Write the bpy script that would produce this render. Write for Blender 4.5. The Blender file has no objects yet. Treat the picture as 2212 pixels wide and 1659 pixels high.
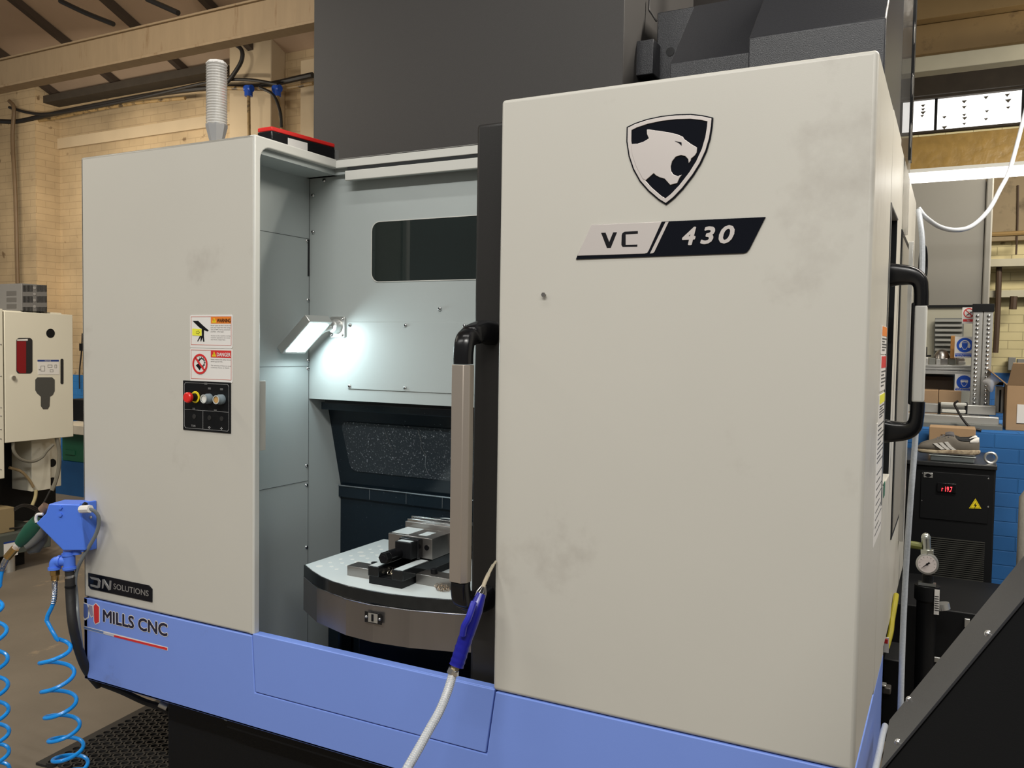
import bpy, bmesh, math, random
import numpy as np
from mathutils import Vector, Matrix
random.seed(7)
C = bpy.context.scene.collection
SC = bpy.context.scene

# ------------------------------------------------------------------ camera
FPX, CX, CY = 1835.0, 1106.0, 829.5
CAM = np.array([0.0, 0.0, 1.6])
def _n(v):
    v = np.array(v, float); return v / np.linalg.norm(v)
AZ = -_n([480 - CX, 41500 - CY, FPX])
AY = _n([2062 - CX, 755 - CY, FPX]); AY = _n(AY - AZ * AY.dot(AZ))
AX = np.cross(AY, AZ)
if AX[0] < 0: AX = -AX
def pt(px, py, ax, v):
    """world point on the plane ax=v seen at a pixel of the 2212x1659 photo (survey of the place)"""
    d = np.array([px - CX, py - CY, FPX]); w = np.array([d @ AX, d @ AY, d @ AZ])
    i = 'xyz'.index(ax); t = (v - CAM[i]) / w[i]
    return Vector(CAM + w * t)
def pd(px, py, dist):
    d = np.array([px - CX, py - CY, FPX]) / FPX * dist
    return Vector(CAM + np.array([d @ AX, d @ AY, d @ AZ]))
cam = bpy.data.cameras.new('camera'); camo = bpy.data.objects.new('camera', cam); C.objects.link(camo)
cam.sensor_width = 36; cam.lens = FPX * 36 / 2212; cam.clip_start = .05
R = Matrix(((AX[0], -AX[1], -AX[2]), (AY[0], -AY[1], -AY[2]), (AZ[0], -AZ[1], -AZ[2])))
camo.matrix_world = Matrix.Translation(Vector(CAM)) @ R.to_4x4()
SC.camera = camo
SC.view_settings.view_transform = 'Standard'; SC.view_settings.look = 'None'
SC.view_settings.exposure = 0.10; SC.view_settings.gamma = 1.0

# ------------------------------------------------------------------ world, room lights and added fill lights
W = bpy.data.worlds.new('world'); SC.world = W; W.use_nodes = True
W.node_tree.nodes['Background'].inputs[0].default_value = (1.0, .97, .92, 1)
W.node_tree.nodes['Background'].inputs[1].default_value = 0.16
def area(name, loc, tgt, sx, sy, power, col):
    l = bpy.data.lights.new(name, 'AREA'); l.shape = 'RECTANGLE'; l.size = sx; l.size_y = sy
    l.energy = power; l.color = col
    o = bpy.data.objects.new(name, l); C.objects.link(o); o.location = loc
    o.rotation_euler = (Vector(tgt) - Vector(loc)).to_track_quat('-Z', 'Y').to_euler()
    return o
# overhead fluorescent rows of the workshop, running over the aisle
for i, (x, y, p) in enumerate([(-3.8, -1.2, 40), (-.5, -1.3, 168), (2.0, -.9, 74)]):
    area('tube_row_light', (x, y, 4.3), (x, y, 0), 2.4, .12, p, (1.0, .975, .925))
area('tube_row_light', (-1.2, .9, 4.3), (-1.2, 1.1, 0), 2.4, .12, 22, (1.0, .975, .93))
area('cabinet_fill_light', (-4.4, 1.4, 3.7), (-5.9, 3.9, 1.0), .15, 1.6, 110, (1.0, .9, .74))  # added fill without a fixture, brightens the old cream cabinet
area('side_fill_light', (1.2, 3.2, 3.9), (.2, 3.2, 1.4), .12, 2.0, 130, (1.0, .93, .82))  # added fill that brightens the right side of the machine
area('back_wall_fill_light', (-7.6, 4.7, 3.5), (-7.9, 6.5, 1.9), 2.6, .2, 72, (1.0, .89, .72))  # added wash for the cream back wall, no fixture hangs here
area('right_wall_fill_light', (1.6, 6.4, 3.4), (.4, 8.5, 1.2), 1.5, .15, 90, (1.0, .93, .8))  # added fill for the right background wall

# ------------------------------------------------------------------ materials
MATS = {}
def mat(name, col, rough=.5, metal=0, var=0, vscale=8, bump=0, bscale=60, emit=None, es=0, spec=.5, alpha=1, trans=0, dirt=None, dscale=3, dlo=.55, dhi=.75, coat=0, stretch=(1, 1, 1), ior=1.45):
    if name in MATS: return MATS[name]
    m = bpy.data.materials.new(name); m.use_nodes = True; nt = m.node_tree; N = nt.nodes; L = nt.links
    b = N['Principled BSDF']
    b.inputs['Base Color'].default_value = (*col, 1); b.inputs['Roughness'].default_value = rough
    b.inputs['Metallic'].default_value = metal; b.inputs['Specular IOR Level'].default_value = spec
    b.inputs['Alpha'].default_value = alpha; b.inputs['Transmission Weight'].default_value = trans
    b.inputs['Coat Weight'].default_value = coat; b.inputs['IOR'].default_value = ior
    if emit: b.inputs['Emission Color'].default_value = (*emit, 1); b.inputs['Emission Strength'].default_value = es
    tc = N.new('ShaderNodeTexCoord'); mp = N.new('ShaderNodeMapping'); L.new(tc.outputs['Object'], mp.inputs[0])
    mp.inputs['Scale'].default_value = stretch
    last = None
    if var:
        nz = N.new('ShaderNodeTexNoise'); nz.inputs['Scale'].default_value = vscale; nz.inputs['Detail'].default_value = 6
        L.new(mp.outputs[0], nz.inputs['Vector'])
        mx = N.new('ShaderNodeMix'); mx.data_type = 'RGBA'
        mx.inputs[6].default_value = (*[c * (1 - var) for c in col], 1); mx.inputs[7].default_value = (*[min(1, c * (1 + var)) for c in col], 1)
        L.new(nz.outputs[0], mx.inputs[0]); last = mx.outputs[2]
    if dirt:
        nz = N.new('ShaderNodeTexNoise'); nz.inputs['Scale'].default_value = dscale; nz.inputs['Detail'].default_value = 9; nz.inputs['Roughness'].default_value = .65
        L.new(mp.outputs[0], nz.inputs['Vector'])
        rp = N.new('ShaderNodeMapRange'); rp.inputs[1].default_value = dlo; rp.inputs[2].default_value = dhi
        L.new(nz.outputs[0], rp.inputs[0])
        mx = N.new('ShaderNodeMix'); mx.data_type = 'RGBA'; L.new(rp.outputs[0], mx.inputs[0])
        if last: L.new(last, mx.inputs[6])
        else: mx.inputs[6].default_value = (*col, 1)
        mx.inputs[7].default_value = (*dirt, 1); last = mx.outputs[2]
    if last: L.new(last, b.inputs['Base Color'])
    if bump:
        nz = N.new('ShaderNodeTexNoise'); nz.inputs['Scale'].default_value = bscale; nz.inputs['Detail'].default_value = 4
        L.new(mp.outputs[0], nz.inputs['Vector'])
        bp = N.new('ShaderNodeBump'); bp.inputs['Strength'].default_value = bump; bp.inputs['Distance'].default_value = .01
        L.new(nz.outputs[0], bp.inputs['Height']); L.new(bp.outputs[0], b.inputs['Normal'])
    MATS[name] = m; return m
def brick_mat(name, c1, c2, cm, dado=None, dado_z=1.4, ax='xz'):
    m = bpy.data.materials.new(name); m.use_nodes = True; nt = m.node_tree; N = nt.nodes; L = nt.links
    b = N['Principled BSDF']; b.inputs['Roughness'].default_value = .75
    g = N.new('ShaderNodeNewGeometry'); sx = N.new('ShaderNodeSeparateXYZ'); L.new(g.outputs['Position'], sx.inputs[0])
    cb = N.new('ShaderNodeCombineXYZ'); ad = N.new('ShaderNodeMath'); L.new(sx.outputs['X'], ad.inputs[0]); L.new(sx.outputs['Y'], ad.inputs[1]); L.new(ad.outputs[0], cb.inputs[0]); L.new(sx.outputs['Z'], cb.inputs[1])
    br = N.new('ShaderNodeTexBrick'); L.new(cb.outputs[0], br.inputs['Vector'])
    br.inputs['Scale'].default_value = 1; br.inputs['Brick Width'].default_value = .23; br.inputs['Row Height'].default_value = .078
    br.inputs['Mortar Size'].default_value = .004; br.inputs['Mortar Smooth'].default_value = .5
    br.inputs['Color1'].default_value = (*c1, 1); br.inputs['Color2'].default_value = (*c2, 1); br.inputs['Mortar'].default_value = (*cm, 1)
    nz = N.new('ShaderNodeTexNoise'); nz.inputs['Scale'].default_value = 1.3; nz.inputs['Detail'].default_value = 8; L.new(g.outputs['Position'], nz.inputs['Vector'])
    rp = N.new('ShaderNodeMapRange'); rp.inputs[1].default_value = .3; rp.inputs[2].default_value = .75; rp.inputs[3].default_value = 1.12; rp.inputs[4].default_value = .55
    L.new(nz.outputs[0], rp.inputs[0])
    vm = N.new('ShaderNodeVectorMath'); vm.operation = 'SCALE'; L.new(br.outputs[0], vm.inputs[0]); L.new(rp.outputs[0], vm.inputs['Scale'])
    # small chips and soot specks
    n2 = N.new('ShaderNodeTexNoise'); n2.inputs['Scale'].default_value = 7; n2.inputs['Detail'].default_value = 6; L.new(g.outputs['Position'], n2.inputs['Vector'])
    r2 = N.new('ShaderNodeMapRange'); r2.inputs[1].default_value = .68; r2.inputs[2].default_value = .74; L.new(n2.outputs[0], r2.inputs[0])
    mc = N.new('ShaderNodeMix'); mc.data_type = 'RGBA'; L.new(r2.outputs[0], mc.inputs[0]); L.new(vm.outputs[0], mc.inputs[6]); mc.inputs[7].default_value = (c1[0] * .35, c1[1] * .3, c1[2] * .25, 1)
    out = mc.outputs[2]
    if dado:
        gt = N.new('ShaderNodeMath'); gt.operation = 'LESS_THAN'; L.new(sx.outputs['Z'], gt.inputs[0]); gt.inputs[1].default_value = dado_z
        m2 = N.new('ShaderNodeMix'); m2.data_type = 'RGBA'; L.new(gt.outputs[0], m2.inputs[0]); L.new(out, m2.inputs[6])
        sc2 = N.new('ShaderNodeVectorMath'); sc2.operation = 'SCALE'; sc2.inputs[0].default_value = dado; L.new(rp.outputs[0], sc2.inputs['Scale'])
        L.new(sc2.outputs[0], m2.inputs[7]); out = m2.outputs[2]
    L.new(out, b.inputs['Base Color'])
    bp = N.new('ShaderNodeBump'); bp.inputs['Strength'].default_value = .5; bp.inputs['Distance'].default_value = .01; bp.invert = True
    L.new(br.outputs['Fac'], bp.inputs['Height']); L.new(bp.outputs[0], b.inputs['Normal'])
    return m
CREAM = mat('cream_paint', (.535, .518, .465), .38, var=.03, vscale=3, dirt=(.36, .33, .29), dscale=2.2, dlo=.60, dhi=.84, bump=.02, bscale=400)
CREAM2 = mat('light_rim_paint', (.60, .60, .56), .35, bump=.02, bscale=300)
INNER = mat('inner_grey_paint', (.40, .44, .435), .42, var=.03, vscale=4, dirt=(.1, .09, .07), dscale=38, dlo=.745, dhi=.77, bump=.02, bscale=300)
BLUE = mat('blue_paint', (.19, .30, .76), .4, var=.03, vscale=4, dirt=(.13, .17, .35), dscale=2.6, dlo=.62, dhi=.8, bump=.03, bscale=400)
BBLUE = mat('bright_blue_paint', (.08, .20, .78), .4, bump=.02, bscale=200)
GREY = mat('charcoal_paint', (.042, .039, .037), .55, bump=.06, bscale=500)
GREY2 = mat('textured_dark_grey_paint', (.024, .025, .029), .34, bump=.15, bscale=420)
BLACK = mat('black_plastic', (.006, .006, .007), .22)
BLACKM = mat('black_sheet_metal', (.0045, .005, .006), .5, spec=.3, bump=.05, bscale=400)
JAMB = mat('black_jamb_paint', (.018, .017, .016), .4, bump=.05, bscale=500)
ALU = mat('anodised_aluminium', (.50, .44, .38), .42, metal=.75)
ALUC = mat('pale_aluminium', (.62, .62, .60), .35, metal=.85)
STEEL = mat('machined_steel', (.36, .34, .32), .3, metal=.9, var=.12, vscale=30, bump=.03, bscale=200)
DSTEEL = mat('dark_wet_steel', (.05, .055, .06), .16, metal=.8, var=.3, vscale=40)
NAVY = mat('wet_dark_chamber', (.010, .018, .026), .18, metal=.2, dirt=(.22, .27, .3), dscale=120, dlo=.66, dhi=.74)
NAVYG = mat('wet_chamber_glass', (.030, .038, .046), .12, dirt=(.42, .46, .5), dscale=170, dlo=.585, dhi=.68)
CHROME = mat('bright_screw_steel', (.7, .7, .7), .18, metal=1)
BRASS = mat('brass', (.65, .42, .16), .28, metal=1)
WHITE = mat('white_vinyl', (.74, .72, .69), .4)
INK = mat('black_ink', (.005, .005, .007), .4, spec=.3)
GLOSSBLK = mat('gloss_black_badge', (.004, .005, .009), .15, spec=.35)
SILVER = mat('brushed_silver_badge', (.66, .61, .58), .32, metal=.35)
ORANGE = mat('orange_print', (.75, .22, .03), .4)
RED = mat('red_print', (.62, .03, .03), .4)
YELLOW = mat('yellow_print', (.80, .62, .02), .4)
LYELLOW = mat('lemon_print', (.80, .78, .06), .4)
SIGNBLUE = mat('sign_blue', (.01, .08, .5), .4)
REDP = mat('red_button_plastic', (.72, .025, .02), .3)
HOSEB = mat('blue_polyurethane', (.01, .27, .78), .25)
DBLUE = mat('dark_blue_plastic', (.010, .012, .24), .25)
CARD = mat('cardboard', (.36, .235, .13), .8, var=.12, vscale=12)
PLASTIC = mat('clear_plastic', (.8, .8, .8), .15, alpha=.38)
GLASS = mat('smoked_glass', (.012, .018, .017), .03, spec=.7, dirt=(.25, .27, .26), dscale=55, dlo=.75, dhi=.77)
HOSE_CL = mat('braided_clear_hose', (.40, .43, .47), .3, var=.25, vscale=160, spec=.6)
GREENP = mat('green_paint', (.02, .13, .07), .5)
DGREEN = mat('dark_green_plastic', (.012, .075, .045), .4)
GREYP = mat('grey_plastic', (.16, .16, .15), .45)
RUBBER = mat('black_rubber', (.022, .021, .020), .6, bump=.1, bscale=80)

# ------------------------------------------------------------------ mesh builder
class MB:
    def __init__(s): s.v = []; s.f = []; s.m = []; s.mats = []
    def mi(s, m):
        if m not in s.mats: s.mats.append(m)
        return s.mats.index(m)
    def add(s, vs, fs, m):
        k = len(s.v); i = s.mi(m); s.v += [tuple(v) for v in vs]
        for f in fs: s.f.append([k + j for j in f]); s.m.append(i)
        return s
    def box(s, x0, x1, y0, y1, z0, z1, m):
        x0, x1 = min(x0, x1), max(x0, x1); y0, y1 = min(y0, y1), max(y0, y1); z0, z1 = min(z0, z1), max(z0, z1)
        vs = [(x, y, z) for x in (x0, x1) for y in (y0, y1) for z in (z0, z1)]
        return s.add(vs, [(0, 1, 3, 2), (4, 6, 7, 5), (0, 4, 5, 1), (2, 3, 7, 6), (0, 2, 6, 4), (1, 5, 7, 3)], m)
    def obox(s, o, a, b, c, m):
        """oriented box from corner o along vectors a, b, c"""
        o, a, b, c = map(Vector, (o, a, b, c))
        vs = [o + a * i + b * j + c * k for i in (0, 1) for j in (0, 1) for k in (0, 1)]
        return s.add(vs, [(0, 1, 3, 2), (4, 6, 7, 5), (0, 4, 5, 1), (2, 3, 7, 6), (0, 2, 6, 4), (1, 5, 7, 3)], m)
    def ext(s, poly, d, m):
        """polygon (3D points) extruded by vector d"""
        n = len(poly); d = Vector(d); p = [Vector(q) for q in poly]
        vs = p + [q + d for q in p]
        fs = [list(range(n))[::-1], list(range(n, 2 * n))] + [(i, (i + 1) % n, n + (i + 1) % n, n + i) for i in range(n)]
        return s.add(vs, fs, m)
    def ring(s, outer, inner, d, m):
        n = len(outer); d = Vector(d)
        vs = [Vector(q) for q in outer] + [Vector(q) for q in inner]; vs += [v + d for v in vs]
        fs = []
        for i in range(n):
            j = (i + 1) % n
            fs += [(i, j, n + j, n + i), (2 * n + i, 3 * n + i, 3 * n + j, 2 * n + j), (i, 2 * n + i, 2 * n + j, j), (n + i, n + j, 3 * n + j, 3 * n + i)]
        return s.add(vs, fs, m)
    def tube(s, pts, r, m, n=10, cap=True):
        pts = [Vector(p) for p in pts]; k = len(pts)
        rs = r if isinstance(r, (list, tuple)) else [r] * k
        T = [(pts[min(i + 1, k - 1)] - pts[max(i - 1, 0)]).normalized() for i in range(k)]
        u = T[0].cross(Vector((0, 0, 1)))
        if u.length < .1: u = T[0].cross(Vector((1, 0, 0)))
        u.normalize(); vs = []
        for i in range(k):
            u = (u - T[i] * u.dot(T[i])); u.normalize(); w = T[i].cross(u)
            for j in range(n):
                a = 2 * math.pi * j / n; vs.append(pts[i] + (u * math.cos(a) + w * math.sin(a)) * rs[i])
        fs = [(i * n + j, i * n + (j + 1) % n, (i + 1) * n + (j + 1) % n, (i + 1) * n + j) for i in range(k - 1) for j in range(n)]
        if cap: fs += [list(range(n))[::-1], list(range((k - 1) * n, k * n))]
        return s.add(vs, fs, m)
    def cyl(s, a, b, r, m, r2=None, n=20):
        return s.tube([a, b], [r, r if r2 is None else r2], m, n)
    def dome(s, c, axis, r, h, m, n=14, k=4):
        c = Vector(c); ax = Vector(axis).normalized()
        return s.tube([c + ax * h * math.sin(math.pi / 2 * i / k) for i in range(k + 1)], [max(r * math.cos(math.pi / 2 * i / k), r * .02) for i in range(k + 1)], m, n)
    def text(s, txt, o, xd, ud, size, m, width=None, height=None, depth=.0008, bold=0, shear=0, nd=None, spacing=1.0, align='LEFT'):
        cu = bpy.data.curves.new('t', 'FONT'); cu.body = txt; cu.size = 1; cu.shear = shear; cu.resolution_u = 3; cu.space_character = spacing
        to = bpy.data.objects.new('t', cu); C.objects.link(to)
        dg = bpy.context.evaluated_depsgraph_get(); me = bpy.data.meshes.new_from_object(to.evaluated_get(dg))
        o, xd, ud = Vector(o), Vector(xd).normalized(), Vector(ud).normalized()
        nrm = Vector(nd) if nd is not None else xd.cross(ud)
        if len(me.vertices):
            X = [v.co.x for v in me.vertices]; Y = [v.co.y for v in me.vertices]
            sx = width / (max(X) - min(X)) if width else size; sy = height / (max(Y) - min(Y)) if height else (sx if width else size)
            x0, y0 = min(X), (min(Y) if height else 0)
            h_ = (max(Y) - min(Y)) * sy
            offs = [(0, 0)] + ([(bold * h_ * q, bold * h_ * r) for q, r in ((1, 0), (-1, 0), (0, 1), (0, -1), (.7, .7), (-.7, .7), (.7, -.7), (-.7, -.7))] if bold else [])
            for io, (dx, dy) in enumerate(offs):
                vs = [o + xd * ((v.co.x - x0) * sx + dx) + ud * ((v.co.y - y0) * sy + dy) + nrm * (depth + io * 2.5e-5) for v in me.vertices]
                s.add(vs, [list(p.vertices) for p in me.polygons], m)
        bpy.data.objects.remove(to); bpy.data.curves.remove(cu); bpy.data.meshes.remove(me)
        return s
    def build(s, name, parent=None, bevel=0, seg=3, smooth=True, label=None, cat=None, group=None, kind=None, angle=.6, fix=True):
        me = bpy.data.meshes.new(name); me.from_pydata(s.v, [], s.f)
        for m in s.mats: me.materials.append(m)
        for p, i in zip(me.polygons, s.m): p.material_index = i
        if fix:
            bm = bmesh.new(); bm.from_mesh(me); bmesh.ops.recalc_face_normals(bm, faces=bm.faces); bm.to_mesh(me); bm.free()
        me.update()
        if smooth:
            me.polygons.foreach_set('use_smooth', [True] * len(me.polygons)); me.set_sharp_from_angle(angle=angle)
        o = bpy.data.objects.new(name, me); C.objects.link(o)
        if bevel:
            b = o.modifiers.new('bevel', 'BEVEL'); b.width = bevel; b.segments = seg; b.limit_method = 'ANGLE'; b.angle_limit = .6; b.harden_normals = False
        if parent is not None:
            o.parent = parent; o.matrix_parent_inverse = parent_inv(parent)
        tag(o, label, cat, group, kind); return o
def parent_inv(p):
    m = Matrix.Identity(4); q = p
    while q is not None:
        m = Matrix.Translation(q.location) @ m if q.parent is None else m; q = q.parent
    return m.inverted()
def tag(o, label=None, cat=None, group=None, kind=None):
    for k, v in (('label', label), ('category', cat), ('group', group), ('kind', kind)):
        if v: o[k] = v
    return o
def thing(name, loc, label, cat, group=None):
    o = bpy.data.objects.new(name, None); C.objects.link(o); o.location = loc; o.empty_display_size = .05
    return tag(o, label, cat, group)
def rrect(w0, w1, h0, h1, r, n=5):
    out = []
    for cx, cy, a0 in ((w1 - r, h1 - r, 0), (w0 + r, h1 - r, 90), (w0 + r, h0 + r, 180), (w1 - r, h0 + r, 270)):
        for i in range(n + 1):
            a = math.radians(a0 + 90 * i / n); out.append((cx + r * math.cos(a), cy + r * math.sin(a)))
    return out
def circ(cx, cz, r, n=24, rz=None): return [(cx + r * math.cos(2 * math.pi * i / n), cz + (rz or r) * math.sin(2 * math.pi * i / n)) for i in range(n)]
def onY(poly, y): return [Vector((a, y, b)) for a, b in poly]
def onX(poly, x): return [Vector((x, a, b)) for a, b in poly]
def onZ(poly, z): return [Vector((a, b, z)) for a, b in poly]
def spline(pts, n=8):
    """Catmull-Rom through points"""
    P = [Vector(p) for p in pts]; P = [P[0] * 2 - P[1]] + P + [P[-1] * 2 - P[-2]]; out = []
    for i in range(1, len(P) - 2):
        for k in range(n):
            t = k / n; a, b, c, d = P[i - 1:i + 3]
            out.append(.5 * ((2 * b) + (c - a) * t + (2 * a - 5 * b + 4 * c - d) * t * t + (3 * b - a - 3 * c + d) * t ** 3))
    out.append(P[-2]); return out
EX, EY, EZ = Vector((1, 0, 0)), Vector((0, 1, 0)), Vector((0, 0, 1))
YF = 1.9; XL = -2.647; XR = -.157; ZT = 2.214; ZB = .71; XC = -1.857; YB = 2.308; XI = -2.0
# ------------------------------------------------------------------ the room
def pbox(mb, px0, py0, px1, py1, y, dep, m):
    """box whose front face, in the plane y, spans the surveyed rectangle"""
    a = pt(px0, py0, 'y', y); b = pt(px1, py1, 'y', y); c = pt(px0, py1, 'y', y); d = pt(px1, py0, 'y', y)
    return mb.box((a.x + c.x) / 2, (b.x + d.x) / 2, y, y + dep, (b.z + c.z) / 2, (a.z + d.z) / 2, m)
FLOOR = mat('workshop_floor', (.155, .130, .100), .62, var=.25, vscale=3, dirt=(.42, .31, .19), dscale=1.6, dlo=.63, dhi=.72, bump=.1, bscale=30)
MB().box(-15, 5, -3.5, 9.3, -.06, 0, FLOOR).build('floor', kind='structure')
WL = brick_mat('cream_brick', (.50, .375, .225), (.475, .355, .21), (.43, .32, .19), dado=(.03, .20, .52), dado_z=1.18)
WR = brick_mat('olive_brick', (.56, .49, .27), (.52, .45, .25), (.36, .31, .17), dado=(.02, .12, .36), dado_z=1.42)
MB().box(-15, -1.3, 6.5, 6.7, 0, 4.5, WL).build('wall_back', kind='structure')
MB().box(-1.4, -1.2, 6.7, 9.2, 0, 4.5, WL).build('wall_return', kind='structure')
MB().box(-1.2, 5, 9, 9.2, 0, 6, WR).build('wall_right', kind='structure')
xa = pt(85, 300, 'y', 6.25).x
MB().box(-15, xa, 6.2, 6.5, 0, 4.9, WL).build('trim_1', kind='structure')
x0, x1 = pt(495, 300, 'y', 6.3).x, pt(585, 300, 'y', 6.3).x
PLAST = mat('cream_plaster', (.50, .40, .27), .8, var=.12, vscale=4, dirt=(.2, .14, .08), dscale=6, dlo=.7, dhi=.78)
MB().box(x0, x1, 6.3, 6.5, 0, 5.6, PLAST).build('trim_2', bevel=.01, kind='structure')
x0 = pt(648, 300, 'y', 6.3).x
MB().box(x0, -1.3, 6.3, 6.5, 0, pt(660, 128, 'y', 6.3).z, PLAST).build('trim_3', bevel=.01, kind='structure')
ROOF = mat('roof_sheet', (.40, .29, .205), .8, var=.15, vscale=2)
s = .42
MB().ext([(-15, 6.7, 4.36), (-1.3, 6.7, 4.36), (-1.3, -4, 4.36 + 10.7 * s), (-15, -4, 4.36 + 10.7 * s)], (0, 0, .08), ROOF).build('ceiling', kind='structure')
ROOFR = mat('dark_roof_sheet', (.13, .09, .05), .8, var=.3, vscale=3)
MB().ext([(-1.3, 9.2, 4.55), (5, 9.2, 4.55), (5, 3.5, 6.2), (-1.3, 3.5, 6.2)], (0, 0, .08), ROOFR).build('ceiling_right', kind='structure')
PURL = mat('dark_purlin', (.05, .035, .025), .7)
for px, py in [(100, 130), (195, 175), (290, 150), (420, 150), (600, 95), (120, 60), (255, 55), (395, 15)]:
    d = np.array([px - CX, py - CY, FPX]); w = np.array([d @ AX, d @ AY, d @ AZ])
    t = (4.36 + 6.7 * s - 1.6) / (w[2] + s * w[1]); p = CAM + w * t
for i in range(11):
    x = -13.6 + i * 1.05
    MB().obox((x, 6.45, 4.36 + .25 * s - .08), (.07, 0, 0), (0, -7.5, 7.5 * s), (0, 0, .07), PURL).build('purlin', label='dark thin roof purlin above the cream wall, %s counted from the far left' % ['first', 'second', 'third', 'fourth', 'fifth', 'sixth', 'seventh', 'eighth', 'ninth', 'tenth', 'eleventh'][i], cat='beam', group='roof purlins')
BEAM = mat('rust_stained_cream_paint', (.30, .22, .135), .6, var=.15, vscale=6, dirt=(.16, .09, .04), dscale=3, dlo=.56, dhi=.74, stretch=(4, 1, .6))
zb = pt(300, 128, 'y', 4.4).z
b = MB().box(-13, -1.0, 4.4, 4.42, zb, zb + .22, BEAM).box(-13, -1.0, 4.35, 4.47, zb - .02, zb, BEAM).box(-13, -1.0, 4.38, 4.45, zb + .22, zb + .235, BEAM)
b.build('steel_beam', bevel=.003, label='long cream rust-stained steel girder across the upper left', cat='beam')
DK = mat('dark_wall_plate', (.045, .035, .025), .8, var=.3, vscale=10)
zt = pt(270, 192, 'y', 6.4).z
MB().box(pt(85, 222, 'y', 6.4).x, pt(492, 150, 'y', 6.4).x, 6.3, 6.5, zt - .03, zt + .05, DK).build('trim_4', kind='structure')
MB().box(pt(85, 222, 'y', 6.4).x, pt(492, 150, 'y', 6.4).x, 6.47, 6.5, zt - .52, zt - .40, PLAST).build('trim_5', kind='structure')
# cables and pipes on the left wall
def run(name, px, y, r, m, label, cat, n=8, group=None, parent=None):
    return MB().tube(spline([pt(a, b, 'y', y) for a, b in px], 6), r, m, n).build(name, parent, label=label, cat=cat, group=group)
CAB = mat('black_cable', (.015, .013, .012), .5)
OCH = mat('ochre_pipe_paint', (.30, .20, .085), .5, var=.2, vscale=8, dirt=(.06, .04, .02), dscale=12, dlo=.5, dhi=.62)
run('cable', [(0, 262), (40, 262), (110, 247), (220, 225), (340, 203), (450, 190), (560, 186), (675, 162)], 6.2, .028, CAB, 'thick black cable bundle running along the left cream wall', 'cable')
run('cable', [(20, 232), (60, 243), (100, 246), (180, 236), (300, 212), (450, 178), (530, 172), (600, 182)], 6.14, .016, CAB, 'thinner black cable looping above the thick bundle on left wall', 'cable')
run('cable', [(450, 75), (490, 88), (520, 105), (522, 130), (505, 160), (490, 178)], 6.1, .02, CAB, 'black cable hanging in a curve over the plaster pillar', 'cable')
run('conduit_pipe', [(40, 268), (120, 255), (200, 238), (300, 222), (400, 212)], 6.25, .018, OCH, 'rusty ochre pipe under the cable bundle on left wall', 'pipe')
run('conduit_pipe', [(485, 190), (560, 192), (620, 190), (676, 180)], 6.1, .018, OCH, 'ochre pipe with blue tees beside the grey machine column', 'pipe')
for a, b_, lab in ((537, 538, 'left'), (598, 612, 'right')):
    e = thing('drop_pipe', pt(b_, 300, 'y', 6.05), 'straight ochre pipe dropping from the left blue tee' if lab == 'left' else 'slanting ochre pipe dropping from the right blue tee', 'pipe')
    MB().cyl(pt(a, 195, 'y', 6.05), pt(b_, 296, 'y', 6.05), .016, OCH).build('pipe', e)
    MB().cyl(pt(a, 186, 'y', 6.05), pt(a, 208, 'y', 6.05), .038, SIGNBLUE).cyl(pt(a - 6, 192, 'y', 6.05), pt(a + 7, 191, 'y', 6.05), .034, SIGNBLUE).build('tee_fitting', e, label='blue tee fitting')
run('cable', [(560, 188), (590, 205), (605, 240), (608, 275)], 5.98, .014, CAB, 'black cable dropping between the two ochre pipes', 'cable')
e = run('drain_pipe', [(20, 218), (30, 235), (27, 300), (33, 420), (38, 612)], 6.1, .022, mat('grimy_brown_pipe', (.13, .085, .045), .5, var=.2, vscale=8), 'brown vertical pipe down the left brick pier', 'pipe')
# roof lamp box, upper left
e = thing('roof_light', pt(320, 10, 'y', 4.6), 'rusty yellow roof light box above the steel girder', 'light')
MB().obox(pt(262, -14, 'y', 4.55), pt(366, -20, 'y', 4.55) - pt(262, -14, 'y', 4.55), (0, .3, .12), (0, 0, .14), mat('rusty_cream', (.6, .48, .24), .6, dirt=(.25, .1, .03), dscale=9, dlo=.5, dhi=.6)).build('housing', e)
MB().cyl(pt(318, -2, 'y', 4.5), pt(385, 28, 'y', 4.5), .02, CAB).build('bracket_arm', e)
run('cable', [(130, 2), (185, 28), (245, 52)], 4.7, .02, CAB, 'black cable with two clips below the roof, upper left', 'cable')

# ------------------------------------------------------------------ right background
def thing_box(name, px0, py0, px1, py1, y, dep, m, label, cat, group=None, bevel=.004):
    return pbox(MB(), px0, py0, px1, py1, y, dep, m).build(name, bevel=bevel, label=label, cat=cat, group=group)
GOLD = mat('golden_gloss_paint', (.36, .23, .07), .3, var=.3, vscale=14, bump=.6, bscale=14)
BR1 = mat('brown_board', (.27, .175, .07), .6, var=.15, vscale=5, dirt=(.12, .07, .03), dscale=5, dlo=.55, dhi=.7)
PALEB = mat('pale_beam_paint', (.40, .37, .27), .5, var=.15, vscale=8)
def xbeam(name, y, pya, pyb, dep, m, label):
    za, zb2 = pt(2100, pya, 'y', y).z, pt(2100, pyb, 'y', y).z
    return MB().box(-1.15, 5, y, y + dep, zb2, za, m).build(name, bevel=.004, label=label, cat='beam')
xbeam('roof_beam', 6.6, 38, 104, .2, BR1, 'wide brown roof beam at the upper right corner')
xbeam('roof_beam', 6.5, -60, 26, .2, BR1, 'brown beam at the very top right, highest of the beams')
xbeam('roof_beam', 6.3, 108, 142, .12, PALEB, 'pale cream beam under the brown roof beam, upper right')
xbeam('roof_beam', 8.8, 285, 375, .2, GOLD, 'glossy golden beam between bright window and fluorescent tube')
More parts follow.
